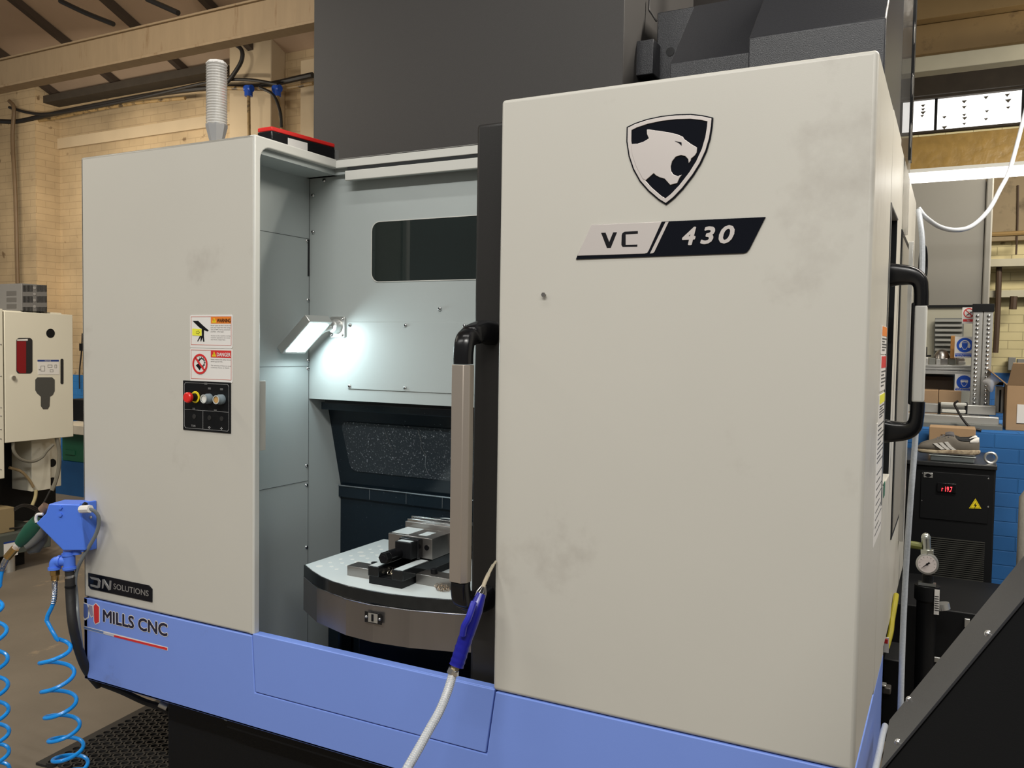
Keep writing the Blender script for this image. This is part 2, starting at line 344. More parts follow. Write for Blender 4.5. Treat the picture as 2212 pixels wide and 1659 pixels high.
# far window: lit panes with dark leaf shapes
WGL = mat('bright_sky_pane', (.8, .8, .8), .3, emit=(1, .99, .96), es=1.6)
w0, w1 = pt(1950, 250, 'y', 8.97), pt(2206, 232, 'y', 8.97)
zt_, zb_ = pt(2090, 208, 'y', 8.97).z, pt(2090, 278, 'y', 8.97).z
wn = MB().box(w0.x, w1.x, 8.96, 8.99, zb_, zt_, WGL).build('window_1', kind='structure')
fr = MB()
for a, b_ in ((w0.x - .03, w0.x), (pt(2022, 240, 'y', 8.97).x - .012, pt(2022, 240, 'y', 8.97).x + .012), (w1.x, w1.x + .03)): fr.box(a, b_, 8.93, 8.96, zb_, zt_, BLACKM)
fr.box(w0.x - .03, w1.x + .03, 8.9, 8.96, zt_, zt_ + .02, DK).box(w0.x - .03, w1.x + .03, 8.9, 8.96, zb_ - .02, zb_, DK)
fr.build('window_frame', wn)
MB().box(-1.1, 5, 8.85, 9.0, zt_ + .02, zt_ + .45, DK).build('trim_9', kind='structure')  # plain dark box filling the recess above the window
sp = MB()
for px, py in [(1994, 228), (1994, 236), (1994, 243), (1992, 250), (2083, 219), (2083, 231), (2083, 248), (2084, 255), (2083, 267), (2130, 210), (2132, 240), (2130, 257), (2176, 205), (2178, 217), (2178, 232), (2040, 253), (2040, 275)]:
    c = pt(px, py, 'y', 8.94); r = random.uniform(.016, .028)
    sp.ext([c + Vector(q) for q in ((-r, 0, r * .4), (r, 0, r * .5), (0, 0, -r * .8))], (0, .006, 0), mat('leaf_dark', (.10, .09, .07), .8))
sp.build('leaf_pattern', wn, label='dark leaf shapes on the pane')
# fluorescent tube light with reflector
TUBE = mat('fluorescent_tube', (.9, .9, .9), .4, emit=(1, .98, .93), es=5)
yt = 5.4
za = pt(2090, 378, 'y', yt).z; x0 = pt(1950, 390, 'y', yt).x - .3
e = thing('fluorescent_light', (.4, yt, za), 'long glowing fluorescent tube light over the right bench', 'light')
MB().cyl((x0, yt, za), (1.6, yt, za), .026, TUBE).build('tube', e)
MB().ext(onX([(yt - .03, za + .028), (yt + .03, za + .028), (yt + .02, za + .05), (yt - .02, za + .05)], x0 - .03), (2.3, 0, 0), CREAM2).build('reflector', e)
for q in (x0 - .02, 1.6): MB().box(q - .02, q + .02, yt - .03, yt + .03, za - .03, za + .04, WHITE).build('end_cap', e)
PIPE0 = mat('brass_brown_pipe', (.25, .16, .06), .5)
# dark upper recess below the golden beam, pipes, gutter
REC = mat('sooty_plaster', (.26, .20, .12), .8, var=.2, vscale=4, dirt=(.07, .05, .03), dscale=4, dlo=.5, dhi=.7)
yw = 8.9
MB().box(-1.1, 5, yw, 9.0, pt(2170, 520, 'y', yw).z, pt(2170, 380, 'y', yw).z, REC).build('trim_6', kind='structure')
MB().box(-1.1, 5, 8.7, 9.0, pt(2170, 575, 'y', 8.7).z, pt(2170, 559, 'y', 8.7).z, PALEB).build('trim_7', kind='structure')
MB().box(-1.1, 5, 8.85, 9.0, pt(2170, 642, 'y', 8.85).z, pt(2170, 627, 'y', 8.85).z, PALEB).build('trim_8', kind='structure')
run('wall_pipe', [(2120, 507), (2160, 506), (2220, 503)], 8.6, .022, PIPE0, 'thin horizontal brass pipe high on the right brick wall', 'pipe')
PIPE = mat('dark_brown_pipe', (.06, .035, .02), .6)
run('wall_pipe', [(2158, 575), (2156, 650), (2152, 735), (2150, 762)], 8.8, .024, PIPE, 'dark vertical pipe on right wall, ends above the boxes', 'pipe')
run('wall_pipe', [(2190, 640), (2188, 668)], 8.75, .03, PIPE, 'short dark pipe stub hanging below the right wall ledge', 'pipe')
run('hanging_rod', [(2199, 400), (2198, 480), (2195, 550)], 8.89, .008, PIPE, 'thin rod hanging before the sooty wall, right edge', 'rod')
# low painted wall carrying the bench goods
LW = brick_mat('blue_painted_brick', (.02, .145, .42), (.018, .135, .40), (.015, .12, .35))
yl = 5.2; zl = pt(2100, 928, 'y', yl).z
MB().box(-1.1, 5, yl, yl + .9, 0, zl, LW).build('wall_low', bevel=.02, kind='structure')
# tall grey cabinet
GC = mat('warm_grey_cabinet', (.25, .235, .20), .45, var=.05, vscale=2)
yc = 6.6; a = pt(1960, 380, 'y', yc); b_ = pt(2143, 380, 'y', yc); c1 = pt(2126, 700, 'y', yc)
e = thing('tall_cabinet', ((a.x + b_.x) / 2, yc, 0), 'tall grey sheet metal enclosure behind the aluminium post', 'cabinet')
MB().box(a.x - .5, pt(2126, 500, 'y', yc).x, yc, yc + .7, 0, pt(2100, 386, 'y', yc).z, GC).build('front_panel', e, bevel=.008)
MB().box(pt(2127, 500, 'y', yc).x, pt(2143, 500, 'y', yc).x, yc - .012, yc + .7, 0, pt(2100, 386, 'y', yc).z, GC).build('corner_trim', e, bevel=.01)
# mirror-like clear screen and shelf structure
ys = 5.75
PALE = mat('pale_far_wall', (.42, .40, .31), .7)
e = thing('shelf_screen', pt(2030, 800, 'y', ys), 'pale backboard with black top bar behind the metal block shelf', 'screen')
pbox(MB(), 1940, 662, 2108, 890, ys + .3, .02, PALE).build('panel', e)
pbox(MB(), 1940, 659, 2108, 664, ys + .28, .03, BLACKM).build('top_bar', e)
LOU = mat('louvre_grey', (.16, .165, .15), .5)
e = thing('louvre_panel', pt(2050, 765, 'y', ys + .25), 'grey louvred tool panel behind the shelf of metal blocks', 'panel')
pbox(MB(), 2018, 687, 2081, 776, ys + .24, .03, LOU).build('back_plate', e)
for i in range(8):
    yy = 690 + i * 10.5
    pbox(MB(), 2020, yy, 2079, yy + 5, ys + .215, .025, mat('louvre_light', (.33, .33, .30), .4)).build('louvre', e)
# shelf rail and blocks
PROF = mat('profile_aluminium', (.50, .50, .48), .35, metal=.6)
e = thing('aluminium_shelf', pt(2040, 800, 'y', ys), 'ribbed aluminium profile shelf holding the metal blocks', 'shelf')
for k, (p0, p1) in enumerate(((788, 793), (794, 799), (800, 808))):
    pbox(MB(), 1940, p0, 2099, p1, ys - .005 * (k % 2), .3, PROF).build('profile_rib', e, bevel=.002)
for i, (a_, b2, t_, m_) in enumerate([(1990, 2005, 772, PROF), (2006, 2021, 773, LOU), (2022, 2032, 775, PROF), (2031, 2048, 774, STEEL), (2049, 2065, 774, LOU), (2070, 2086, 781, PROF), (2066, 2084, 773, STEEL)]):
    labs = ['pale metal block at the left end of the ribbed shelf', 'dark grey block second from left on the ribbed shelf', 'narrow pale metal block third from left on the shelf', 'steel block in the middle of the ribbed shelf', 'dark block right of the shelf middle', 'small low pale block nearest the perforated post', 'steel block behind the small low pale block on the shelf']
    thing_box('metal_block', a_, t_, b2, 788, ys + .06 + (.06 if i == 6 else 0), .05, m_, labs[i], 'block', 'blocks on the ribbed shelf')
thing_box('red_block', 2056, 770, 2064, 774, ys + .07, .03, RED, 'tiny red block on top of a grey shelf block', 'block')
MB().cyl(pt(2000, 771, 'y', ys + .1), pt(2000, 749, 'y', ys + .1), .008, BLACKM).cyl(pt(2000, 771, 'y', ys + .1), pt(2000, 767, 'y', ys + .1), .03, BLACKM).build('upright_pin', label='thin black upright pin standing on the shelf blocks', cat='pin')
MB().dome(pt(2034, 775, 'y', ys + .1), (0, 0, 1), .045, .06, STEEL).build('steel_knob', label='domed grey steel knob on the ribbed shelf', cat='knob')
# perforated post
e = thing('perforated_post', pt(2105, 875, 'y', 5.5), 'aluminium twin-channel upright post with dimples and black cap', 'post')
yp = 5.55
t0, t1 = pt(2103, 664, 'y', yp), pt(2124, 664, 'y', yp)
zbm = zl; xb0, xb1 = pt(2095, 875, 'y', yp).x, pt(2121, 875, 'y', yp).x
MB().box(t0.x, t0.x + .048, yp, yp + .1, zbm, t0.z - .02, PROF).build('channel', e, bevel=.003)
MB().box(t0.x + .052, t0.x + .10, yp, yp + .1, zbm, t0.z - .02, PROF).build('channel', e, bevel=.003)
MB().box(t0.x - .005, t0.x + .105, yp - .01, yp + .11, t0.z - .025, t0.z + .02, BLACKM).build('cap', e, bevel=.003)
nd_ = 24
for i in range(nd_):
    z = zbm + .05 + (t0.z - .1 - zbm) * i / (nd_ - 1)
    for q in (.022, .078): MB().dome((t0.x + q, yp, z), (0, -1, 0), .011, .008, CHROME, 8, 2).build('dimple', e)
# signs behind the post
def disc_sign(px0, py0, px1, py1, y, kind, label):
    a, b = pt(px0, py0, 'y', y), pt(px1, py1, 'y', y); w = b.x - a.x; h = a.z - b.z
    e = thing('safety_sign', ((a.x + b.x) / 2, y, b.z), label, 'sign')
    MB().box(a.x, b.x, y, y + .004, b.z, a.z, WHITE).build('board', e)
    cx, cz, r = a.x + w * .55, a.z - w * .52, w * .45
    F = lambda poly, d: onY([(cx + u * r, cz + v * r) for u, v in poly], y - d)
    if kind == 'smoke':
        MB().ring(F(circ(0, 0, 1), .002), F(circ(0, 0, .82), .002), (0, .002, 0), RED).ext(F([(-.68, .58), (-.56, .68), (.68, -.58), (.56, -.68)], .002), (0, .001, 0), RED).build('prohibition_ring', e)
        MB().ext(F([(-.5, -.45), (.45, .25), (.5, .12), (-.42, -.58)], .001), (0, .001, 0), INK).build('cigarette', e)
        MB().box(a.x + .006, b.x, y - .001, y, b.z + .01, b.z + h * .27, RED).build('caption_band', e)
        MB().text('No', (cx - r * .3, y - .0015, b.z + h * .15), EX, EZ, 1, WHITE, width=w * .24).text('smoking', (a.x + w * .12, y - .0015, b.z + h * .05), EX, EZ, 1, WHITE, width=w * .75).build('caption', e)
    else:
        MB().ext(F(circ(0, 0, 1), .001), (0, .001, 0), SIGNBLUE).build('disc', e)
        face = [(-.42, .35), (.42, .35), (.40, -.2), (.15, -.62), (-.15, -.62), (-.40, -.2)]
        if kind == 'ear':
            g = MB().ring(F(face, .002), F([(u * .86, v * .86) for u, v in face], .002), (0, .001, 0), WHITE)
            g.ring(F([(math.cos(t) * .62, math.sin(t) * .62 + .05) for t in [math.pi * i / 12 for i in range(13)]] , .0025), F([(math.cos(t) * .5, math.sin(t) * .5 + .05) for t in [math.pi * i / 12 for i in range(13)]], .0025), (0, .001, 0), WHITE)
            for sx_ in (-1, 1): g.ext(F(circ(sx_ * .52, -.08, .17, 14, .33), .003), (0, .001, 0), WHITE)
            g.build('ear_defender_pictogram', e)
        else:
            g = MB().ring(F(face, .002), F([(u * .86, v * .86) for u, v in face], .002), (0, .001, 0), WHITE)
            g.ext(F([(-.5, .25), (.5, .25), (.46, -.02), (.12, -.02), (0, .1), (-.12, -.02), (-.46, -.02)], .003), (0, .001, 0), WHITE).build('goggles_pictogram', e)
        MB().box(a.x + .004, b.x, y - .001, y, b.z + .006, b.z + h * .2, SIGNBLUE).build('caption_band', e)
        l1 = 'Hearing protection' if kind == 'ear' else 'Eye protection'
        MB().text(l1, (a.x + w * .05, y - .0015, b.z + h * .13), EX, EZ, 1, WHITE, width=w * .9).text('must be worn', (a.x + w * .15, y - .0015, b.z + h * .045), EX, EZ, 1, WHITE, width=w * .7).build('caption', e)
disc_sign(2079, 664, 2104, 699, 5.7, 'smoke', 'white sign with red no smoking ring beside the perforated post')
disc_sign(2063, 727, 2101, 773, 5.7, 'ear', 'blue round hearing protection sign behind the perforated post')
disc_sign(2063, 808, 2099, 846, 5.72, 'eye', 'blue eye protection sign below the ribbed shelf')
thing_box('cardboard_box', 2053, 725, 2063, 774, 5.78, .1, mat('orange_card', (.5, .24, .07), .7), 'orange-brown upright carton left of the hearing sign', 'box')
MB().box(pt(1940, 843, 'y', 5.7).x, pt(2027, 843, 'y', 5.7).x, 5.7, 5.9, zl, pt(2027, 843, 'y', 5.7).z, CARD).build('cardboard_box', bevel=.004, label='brown carton under the shelf, nearest the grab handle', cat='box')
MB().box(pt(2028, 843, 'y', 5.7).x, pt(2077, 843, 'y', 5.7).x, 5.7, 5.9, zl, pt(2050, 844, 'y', 5.7).z, CARD).build('cardboard_box', bevel=.004, label='brown carton under the shelf, below the blue signs', cat='box')
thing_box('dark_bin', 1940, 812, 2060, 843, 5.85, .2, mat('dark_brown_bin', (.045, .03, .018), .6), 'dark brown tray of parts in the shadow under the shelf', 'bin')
# profiles lying on the low wall
def lay(px0, py0, px1, py1, y, m, label, caps=()):
    e = thing('aluminium_rail', pt((px0 + px1) / 2, py1, 'y', y), label, 'rail')
    pbox(MB(), px0, py0, px1, py1, y, .08, m).build('profile', e, bevel=.004)
    for c0, c1 in caps: pbox(MB(), c0, py0 - 2, c1, py1 + 2, y - .008, .095, BLACKM).build('black_clamp', e, bevel=.002)
    return e
lay(1940, 873, 2152, 893, 5.42, PROF, 'long aluminium rail with black clamps lying on blue wall, back row', ((2026, 2032), (2084, 2090)))
lay(1940, 897, 2158, 914, 5.32, PROF, 'lower front aluminium rail lying on the blue wall', ())
thing_box('aluminium_strip', 2034, 885, 2086, 892, 5.36, .03, CREAM2, 'short bright white strip between black clamps on the rail', 'strip')
thing_box('aluminium_strip', 2032, 870, 2088, 876, 5.37, .03, CREAM2, 'short pale strip on top of the back rail', 'strip')
thing_box('dark_plank', 1940, 914, 2166, 928, 5.24, .14, LOU, 'flat dark grey plank under the aluminium rails', 'plank')
run('cable', [(2070, 866), (2062, 872), (2066, 882), (2078, 903), (2095, 922), (2120, 930)], 5.2, .006, CAB, 'thin black lead trailing over the aluminium rails', 'cable')
# slotted upright by the right boxes
e = thing('slotted_fixture', pt(2160, 890, 'y', 5.5), 'grey slotted metal upright left of the open carton', 'fixture')
pbox(MB(), 2150, 835, 2168, 893, 5.5, .08, PROF).build('body', e, bevel=.004)
pbox(MB(), 2158, 842, 2162, 890, 5.495, .02, BLACKM).build('slot', e)
pbox(MB(), 2148, 826, 2168, 833, 5.49, .1, BLACKM).build('cap', e)
# open cardboard box
a, b_ = pt(2180, 835, 'y', 5.1), pt(2204, 940, 'y', 5.1)
e = thing('open_carton', (a.x + .1, 5.25, zl), 'large open cardboard box at the right edge on blue wall', 'box')
MB().box(a.x, a.x + .32, 5.28, 5.6, zl + .0, a.z, CARD).build('box_body', e, bevel=.003)
MB().ext([(a.x, 5.28, a.z), (a.x, 5.6, a.z), (a.x - .085, 5.58, a.z + .075), (a.x - .09, 5.3, a.z + .08)], (.004, 0, .004), CARD).build('flap', e)
MB().ext([(a.x, 5.28, a.z), (a.x + .32, 5.28, a.z), (a.x + .30, 5.22, a.z + .12), (a.x + .02, 5.22, a.z + .12)], (0, .004, .003), CARD).build('flap', e)
MB().box(a.x + .05, a.x + .12, 5.276, 5.279, a.z - .2, a.z - .1, WHITE).build('label', e)
e = thing('wall_box', pt(2180, 800, 'y', 8.9), 'grey electrical box on the right brick wall above open carton', 'box')
pbox(MB(), 2178, 772, 2194, 800, 8.85, .1, GREYP).build('housing', e, bevel=.004)
pbox(MB(), 2197, 776, 2230, 800, 8.85, .1, GREYP).build('housing', e, bevel=.004)
# clear bag
bag = MB(); c = pt(2140, 828, 'y', 5.35)
bmv = bmesh.new(); bmesh.ops.create_icosphere(bmv, subdivisions=3, radius=.035)
bag.add([(c.x + v.co.x * (1 + .35 * math.sin(v.co.z * 90)), c.y + v.co.y, c.z + v.co.z * 1.1 * (1 + .3 * math.sin(v.co.x * 80 + 1))) for v in bmv.verts], [[q.index for q in f.verts] for f in bmv.faces], PLASTIC); bmv.free()
bag.build('plastic_bag', label='crumpled clear plastic bag beside the perforated post', cat='bag', fix=False)
# ------------------------------------------------------------------ the machining centre
M = thing('machining_center', (-1.4, 2.6, 0), 'large cream and blue machining centre with open loading bay', 'machine')
def part(mb, name, bevel=0, parent=None, label=None, **k): return mb.build(name, parent or M, bevel=bevel, label=label, **k)
# sheet metal shell of the left cabinet
cab = part(MB().box(XL, XC - .002, YF, YF + .018, ZB, ZT, CREAM).box(XL, XL + .018, YF, 2.75, ZB, ZT, CREAM).box(XL, XC, YF, 2.285, ZT - .016, ZT, CREAM), 'side_cabinet', .016, seg=5)
# one clean box look for the outside corner
rim = [(YF + .0005, ZB), (YF + .024, ZB)] + [(YF + .024 + .04 * (1 - math.cos(a)), ZT - .03 - .04 + .04 * math.sin(a)) for a in [math.pi / 2 * i / 6 for i in range(7)]] + [(2.285, ZT - .03), (2.285, ZT - .0005), (YF + .0005, ZT - .0005)]
part(MB().ext(onX(rim, XC - .022), (.022, 0, 0), CREAM2), 'bay_rim', .004, label='pale frame around the side of the loading bay')
# bay inner panels
inn = part(MB().box(XI - .012, XI, YF + .03, 2.62, .40, 2.172, INNER), 'inner_side_panel')
part(MB().box(XI, XC - .02, YF + .022, YB + .01, 2.166, 2.198, INNER), 'inner_ceiling')
part(MB().box(XI, -.95, YB, YB + .012, 1.404, 2.185, INNER), 'inner_back_panel')
seam = mat('panel_gap', (.015, .017, .018), .8); seam2 = mat('fine_panel_gap', (.10, .11, .11), .7)
g = MB()
for z, y0 in ((1.959, YF + .03), (1.518, YF + .03), (1.115, YF + .03)): g.box(XI - .001, XI + .0008, y0, YB - .003, z - .0008, z + .0008, seam2)
g.box(XI - .001, XI + .0012, YB - .0032, YB - .0018, .5, 2.165, seam2).box(XI - .001, XI + .0015, YB - .01, YB - .0015, 1.83, 1.957, seam)
part(g, 'panel_seams')
part(MB().box(XC - .021, XC - .017, YF + .012, YF + .066, pt(575, 972, 'x', XC - .02).z, pt(575, 822, 'x', XC - .02).z, CREAM), 'latch_plate', .003)
ob = part(MB().ext(onY(rrect(-1.83, -.99, 1.445, 1.672, .004), YB - .003), (0, .003, 0), INNER), 'access_cover', .0008)
gl = MB().ext(onY(rrect(-1.733, -1.0, 1.805, 2.003, .03), YB - .001), (0, .002, 0), GLASS)
part(gl, 'inner_window', label='dark smoked window with rounded corners')
part(MB().ring(onY(rrect(-1.735, -.998, 1.8035, 2.0045, .0315), YB - .002), onY(rrect(-1.732, -1.001, 1.806, 2.002, .029), YB - .002), (0, .002, 0), CREAM2), 'window_seal')
part(MB().box(XC - .002, -1.02, 2.272, 2.285, ZT - .030, ZT, CREAM2).box(XC - .002, -1.02, 2.272, YB + .02, ZT - .006, ZT, CREAM2), 'header_rail', .002)
part(MB().box(-1.812, -1.02, 2.262, 2.272, 2.138, 2.170, CREAM2).box(-1.812, -1.02, 2.270, 2.29, 2.140, 2.152, INNER), 'cable_rail', .002)
part(MB().box(-1.81, -.95, 2.274, 2.29, 2.168, 2.186, seam), 'header_gap')
part(MB().box(XI, -.95, 2.290, YB, 2.166, 2.20, INNER), 'header_underside')
part(MB().box(-.96, -.948, YF + .07, 2.6, .4, 2.17, INNER), 'inner_right_panel')
# screws in the bay
for px, py, w in [(700, 390, 'b'), (676, 422, 'l2'), (676, 501, 'l2'), (663, 520, 'l'), (665, 648, 'l'), (665, 778, 'l'), (665, 796, 'l'), (662, 1006, 'l'), (662, 1048, 'l'), (662, 1182, 'l'),
                  (950, 667, 'b'), (756, 703, 'b'), (876, 703, 'b'), (1003, 704, 'b'), (755, 834, 'b'), (875, 838, 'b')]:
    if w == 'l': p = pt(px, py, 'x', XI); ax = (1, 0, 0)
    else: p = pt(px, py, 'y', YB - .003); ax = (0, -1, 0)
    s_ = MB().dome(p, ax, .0068, .005, CHROME, 12, 3); a_ = Vector(ax)
    s_.cyl(p + a_ * .0042, p + a_ * .0056, .0028, BLACKM, n=6)
    s_.build('screw', M)
# dark chamber
dv = MB(); z1, z2 = 1.41, 1.075; y1, y2 = 2.40, 2.485
def dvp(u, z, off=0): t = (z1 - z) / (z1 - z2); return Vector((u, y1 + (y2 - y1) * t - off, z))
dv.ext([dvp(XI, z1), dvp(-.95, z1), dvp(-.95, z2), dvp(XI, z2)], (0, .02, 0), NAVY)
dv.box(XI, -.95, y2 - .012, y2 + .01, 1.034, 1.075, NAVY).box(XI, -.95, y2, y2 + .03, .40, 1.034, NAVY)
dv.box(XI + .06, -.95, YB + .013, y1 + .01, 1.39, 1.404, BLACKM).box(XI + .02, -.95, y1 - .05, y1 + .0, 1.365, 1.39, NAVY)
part(dv, 'chamber_divider', label='dark wet divider wall at the back of the bay')
w = rrect(-1.950, -1.0, 1.135, 1.318, .028)
part(MB().ext([dvp(a + (.012 * (1.315 - b) / .18 if a < -1.5 else 0), b, .004) for a, b in w], (0, .004, 0), NAVYG), 'divider_window', label='splashed dark window with rounded corners')
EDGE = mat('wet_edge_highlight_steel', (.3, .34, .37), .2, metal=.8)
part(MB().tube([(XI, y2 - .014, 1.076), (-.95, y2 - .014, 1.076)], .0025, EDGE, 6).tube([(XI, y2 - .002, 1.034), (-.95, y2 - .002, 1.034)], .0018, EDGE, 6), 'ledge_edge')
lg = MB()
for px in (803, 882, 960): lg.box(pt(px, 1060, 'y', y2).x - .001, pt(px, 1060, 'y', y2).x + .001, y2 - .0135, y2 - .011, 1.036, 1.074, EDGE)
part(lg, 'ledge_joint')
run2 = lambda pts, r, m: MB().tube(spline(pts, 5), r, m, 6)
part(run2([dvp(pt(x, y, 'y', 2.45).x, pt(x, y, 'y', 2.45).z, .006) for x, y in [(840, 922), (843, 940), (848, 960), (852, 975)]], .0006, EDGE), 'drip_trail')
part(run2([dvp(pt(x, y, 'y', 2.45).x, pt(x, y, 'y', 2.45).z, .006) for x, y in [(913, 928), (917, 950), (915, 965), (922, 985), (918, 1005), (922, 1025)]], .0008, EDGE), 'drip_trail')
part(MB().box(XI, -.95, YF + .03, 2.5, .38, .42, BLACKM), 'chamber_floor')
part(MB().box(-1.62, -1.2, 2.1, 2.4, .42, .72, mat('deep_blue_casting', (.012, .022, .035), .5)), 'pallet_column', .01)
part(MB().box(-1.99, -1.93, 2.40, 2.47, .42, .72, NAVY), 'chamber_gusset', .01)

# blue skirt with drop-in access panel
sk = [(XL, .706), (-1.866, .706), (-1.854, .5325), (-1.045, .5355), (-1.0215, .706), (XR, .706), (XR, .42), (XL, .42)]
part(MB().ext(onY(sk, YF), (0, .02, 0), BLUE).box(XR - .02, XR, YF, 2.725, .42, .70, BLUE).box(XL, XL + .02, YF, 2.725, .42, .706, BLUE).box(XL, XR, YF, YF + .3, .42, .43, BLUE), 'blue_skirt', .003)
ap = [(-1.863, .714), (-1.851, .5355), (-1.048, .5385), (-1.0245, .711)]
part(MB().ext(onY(ap, YF - .001), (0, .018, 0), BLUE), 'access_panel', .0025)
part(MB().box(-1.863, -1.03, YF + .005, YF + .03, .69, .7125, BLUE), 'sill', .002)
xb = pt(361, 1590, 'y', 2.0).x
part(MB().box(xb, -.2, 2.0, 3.9, 0, .42, BLACKM), 'base', .01)

# sliding front door with black edge post and grab handle
dr = thing('sliding_door', (-.6, YF, ZB), None, None); dr.parent = M; dr.matrix_parent_inverse = Matrix.Translation(M.location).inverted()
def dpart(mb, name, bevel=0, label=None, **k):
    o = mb.build(name, dr, bevel=bevel, label=label, **k); o.matrix_parent_inverse = Matrix.Translation(dr.location).inverted(); return o
dpo = [(-1.03, YF), (XR, YF), (XR, 2.385), (XR - .02, 2.385), (XR - .02, YF + .045), (-1.03, YF + .045)]
dpart(MB().ext(onZ(dpo, .708), (0, 0, 2.2155 - .708), CREAM), 'door_panel', .020, seg=6)
dpart(MB().box(-1.03, XR - .01, YF + .01, 2.38, 2.195, 2.213, CREAM), 'door_top', .002)
jx = pt(1029.5, 268, 'y', 1.96).x
dpart(MB().box(jx, -1.03, 1.96, 2.02, .678, 2.18, JAMB).box(-1.04, -.95, 1.94, 2.02, .678, 2.18, JAMB), 'edge_post', .010, seg=4, label='black painted door edge post')
hg = dr
# handle: arched black brackets and flat aluminium grip
def bracket(zj, zg, sgn):
    # path from post to grip end; section 36 x 42 mm swept
    x0, yj = -1.085, 1.958; xg, yg = -1.098, 1.845
    zend = zg
    path = [(x0, yj + .004, zj), (x0 - .003, yj - .03, zj + .004 * sgn), (x0 - .008, yj - .07, zj - .004 * sgn), (xg, yg + .03, zj - .010 * sgn), (xg, yg + .008, zj - .022 * sgn), (xg, yg, zj - .05 * sgn), (xg, yg, zend)]
    P_ = spline(path, 5); mb = MB(); n = len(P_); vs = []; k = 16
    for i, p in enumerate(P_):
        T = (P_[min(i + 1, n - 1)] - P_[max(i - 1, 0)]).normalized(); w_ = EX; u = T.cross(w_).normalized()
        wd = .023 + .003 * (1 - i / n); hd = .020 + .012 * max(0, 1 - i / n * 1.5)
        for j in range(k):
            a = 2 * math.pi * j / k; c_, s__ = math.cos(a), math.sin(a)
            f = lambda q: math.copysign(abs(q) ** .55, q)
            vs.append(p + w_ * wd * f(c_) + u * hd * f(s__))
    fs = [(i * k + j, i * k + (j + 1) % k, (i + 1) * k + (j + 1) % k, (i + 1) * k + j) for i in range(n - 1) for j in range(k)]
    fs += [list(range(k))[::-1], list(range((n - 1) * k, n * k))]
    return mb.add(vs, fs, BLACK)
dpart(bracket(1.632, 1.552, 1), 'handle_bracket', label='glossy black upper handle bracket')
dpart(bracket(.930, .995, -1), 'handle_bracket', label='glossy black lower handle bracket')
dpart(MB().ext(onZ([(-1.122, 1.828), (-1.086, 1.824), (-1.074, 1.836), (-1.074, 1.858), (-1.084, 1.866), (-1.114, 1.866), (-1.122, 1.858)], .997), (0, 0, 1.550 - .997), ALU), 'handle_grip', .0015, label='bronze-tinted aluminium grip bar')
p_ = pt(1177, 637, 'y', YF)
dpart(MB().cyl(p_, p_ + Vector((0, -.008, 0)), .0035, STEEL, n=10).cyl(p_ + Vector((0, -.008, 0)), p_ + Vector((0, -.010, 0)), .006, STEEL, n=6), 'stud', label='small steel stud')

# emblem: big cat head on a shield
def E_(u, v, d=0): q = pt(1050 + u / 3.16, 180 + v / 3.16, 'y', YF); q.y -= d; return q
em = thing('shield_emblem', E_(1240, 500), None, None); em.parent = M; em.matrix_parent_inverse = Matrix.Translation(M.location).inverted()
def sub(par, mb, name, bevel=0, **k):
    o = mb.build(name, par, bevel=bevel, **k); o.matrix_parent_inverse = Matrix.Translation(par.location).inverted(); return o
sh = [(962, 300), (1020, 272), (1100, 245), (1200, 224), (1300, 213), (1400, 210), (1480, 219), (1553, 235), (1548, 300), (1535, 380), (1510, 465), (1470, 552), (1420, 632), (1350, 722), (1290, 785), (1232, 832), (1180, 800), (1110, 740), (1050, 672), (1005, 590), (975, 500), (960, 400)]
def inset(poly, k):
    n = len(poly); out = []
    for i in range(n):
        a, b, c = [np.array(poly[j], float) for j in ((i - 1) % n, i, (i + 1) % n)]
        e1, e2 = _n(b - a), _n(c - b); n1, n2 = np.array([-e1[1], e1[0]]), np.array([-e2[1], e2[0]]); m_ = _n(n1 + n2)
        out.append(tuple(b + m_ * k / max(.5, m_.dot(n1))))
    return out
L3 = lambda poly, d: [E_(u, v, d) for u, v in poly]
sub(em, MB().ext(L3(sh, .0035), (0, .0035, 0), GLOSSBLK), 'shield_back', .0008)
sub(em, MB().ring(L3(inset(sh, 10), .0055), L3(inset(sh, 36), .0055), (0, .002, 0), SILVER), 'shield_border', .0006)
head = [(1103, 320), (1120, 319), (1180, 328), (1250, 338), (1310, 352), (1348, 368), (1358, 384), (1400, 415), (1445, 442), (1443, 475), (1432, 494), (1412, 512), (1404, 517), (1402, 532), (1388, 549), (1385, 522), (1365, 501), (1335, 494), (1300, 505), (1276, 535), (1266, 570), (1268, 600), (1282, 625), (1315, 637), (1342, 627), (1328, 645), (1318, 665), (1310, 684), (1262, 697), (1225, 655), (1190, 645), (1165, 632), (1150, 617), (1096, 665), (1075, 655), (1030, 570), (1003, 490), (995, 418), (1040, 416), (1085, 400), (1117, 380), (1104, 350)]
sub(em, MB().ext(L3(head, .0068), (0, .0033, 0), SILVER), 'cat_head', .0008)
sub(em, MB().ext(L3([(1295, 398), (1340, 408), (1341, 430), (1322, 412)], .0078), (0, .001, 0), GLOSSBLK), 'eye')
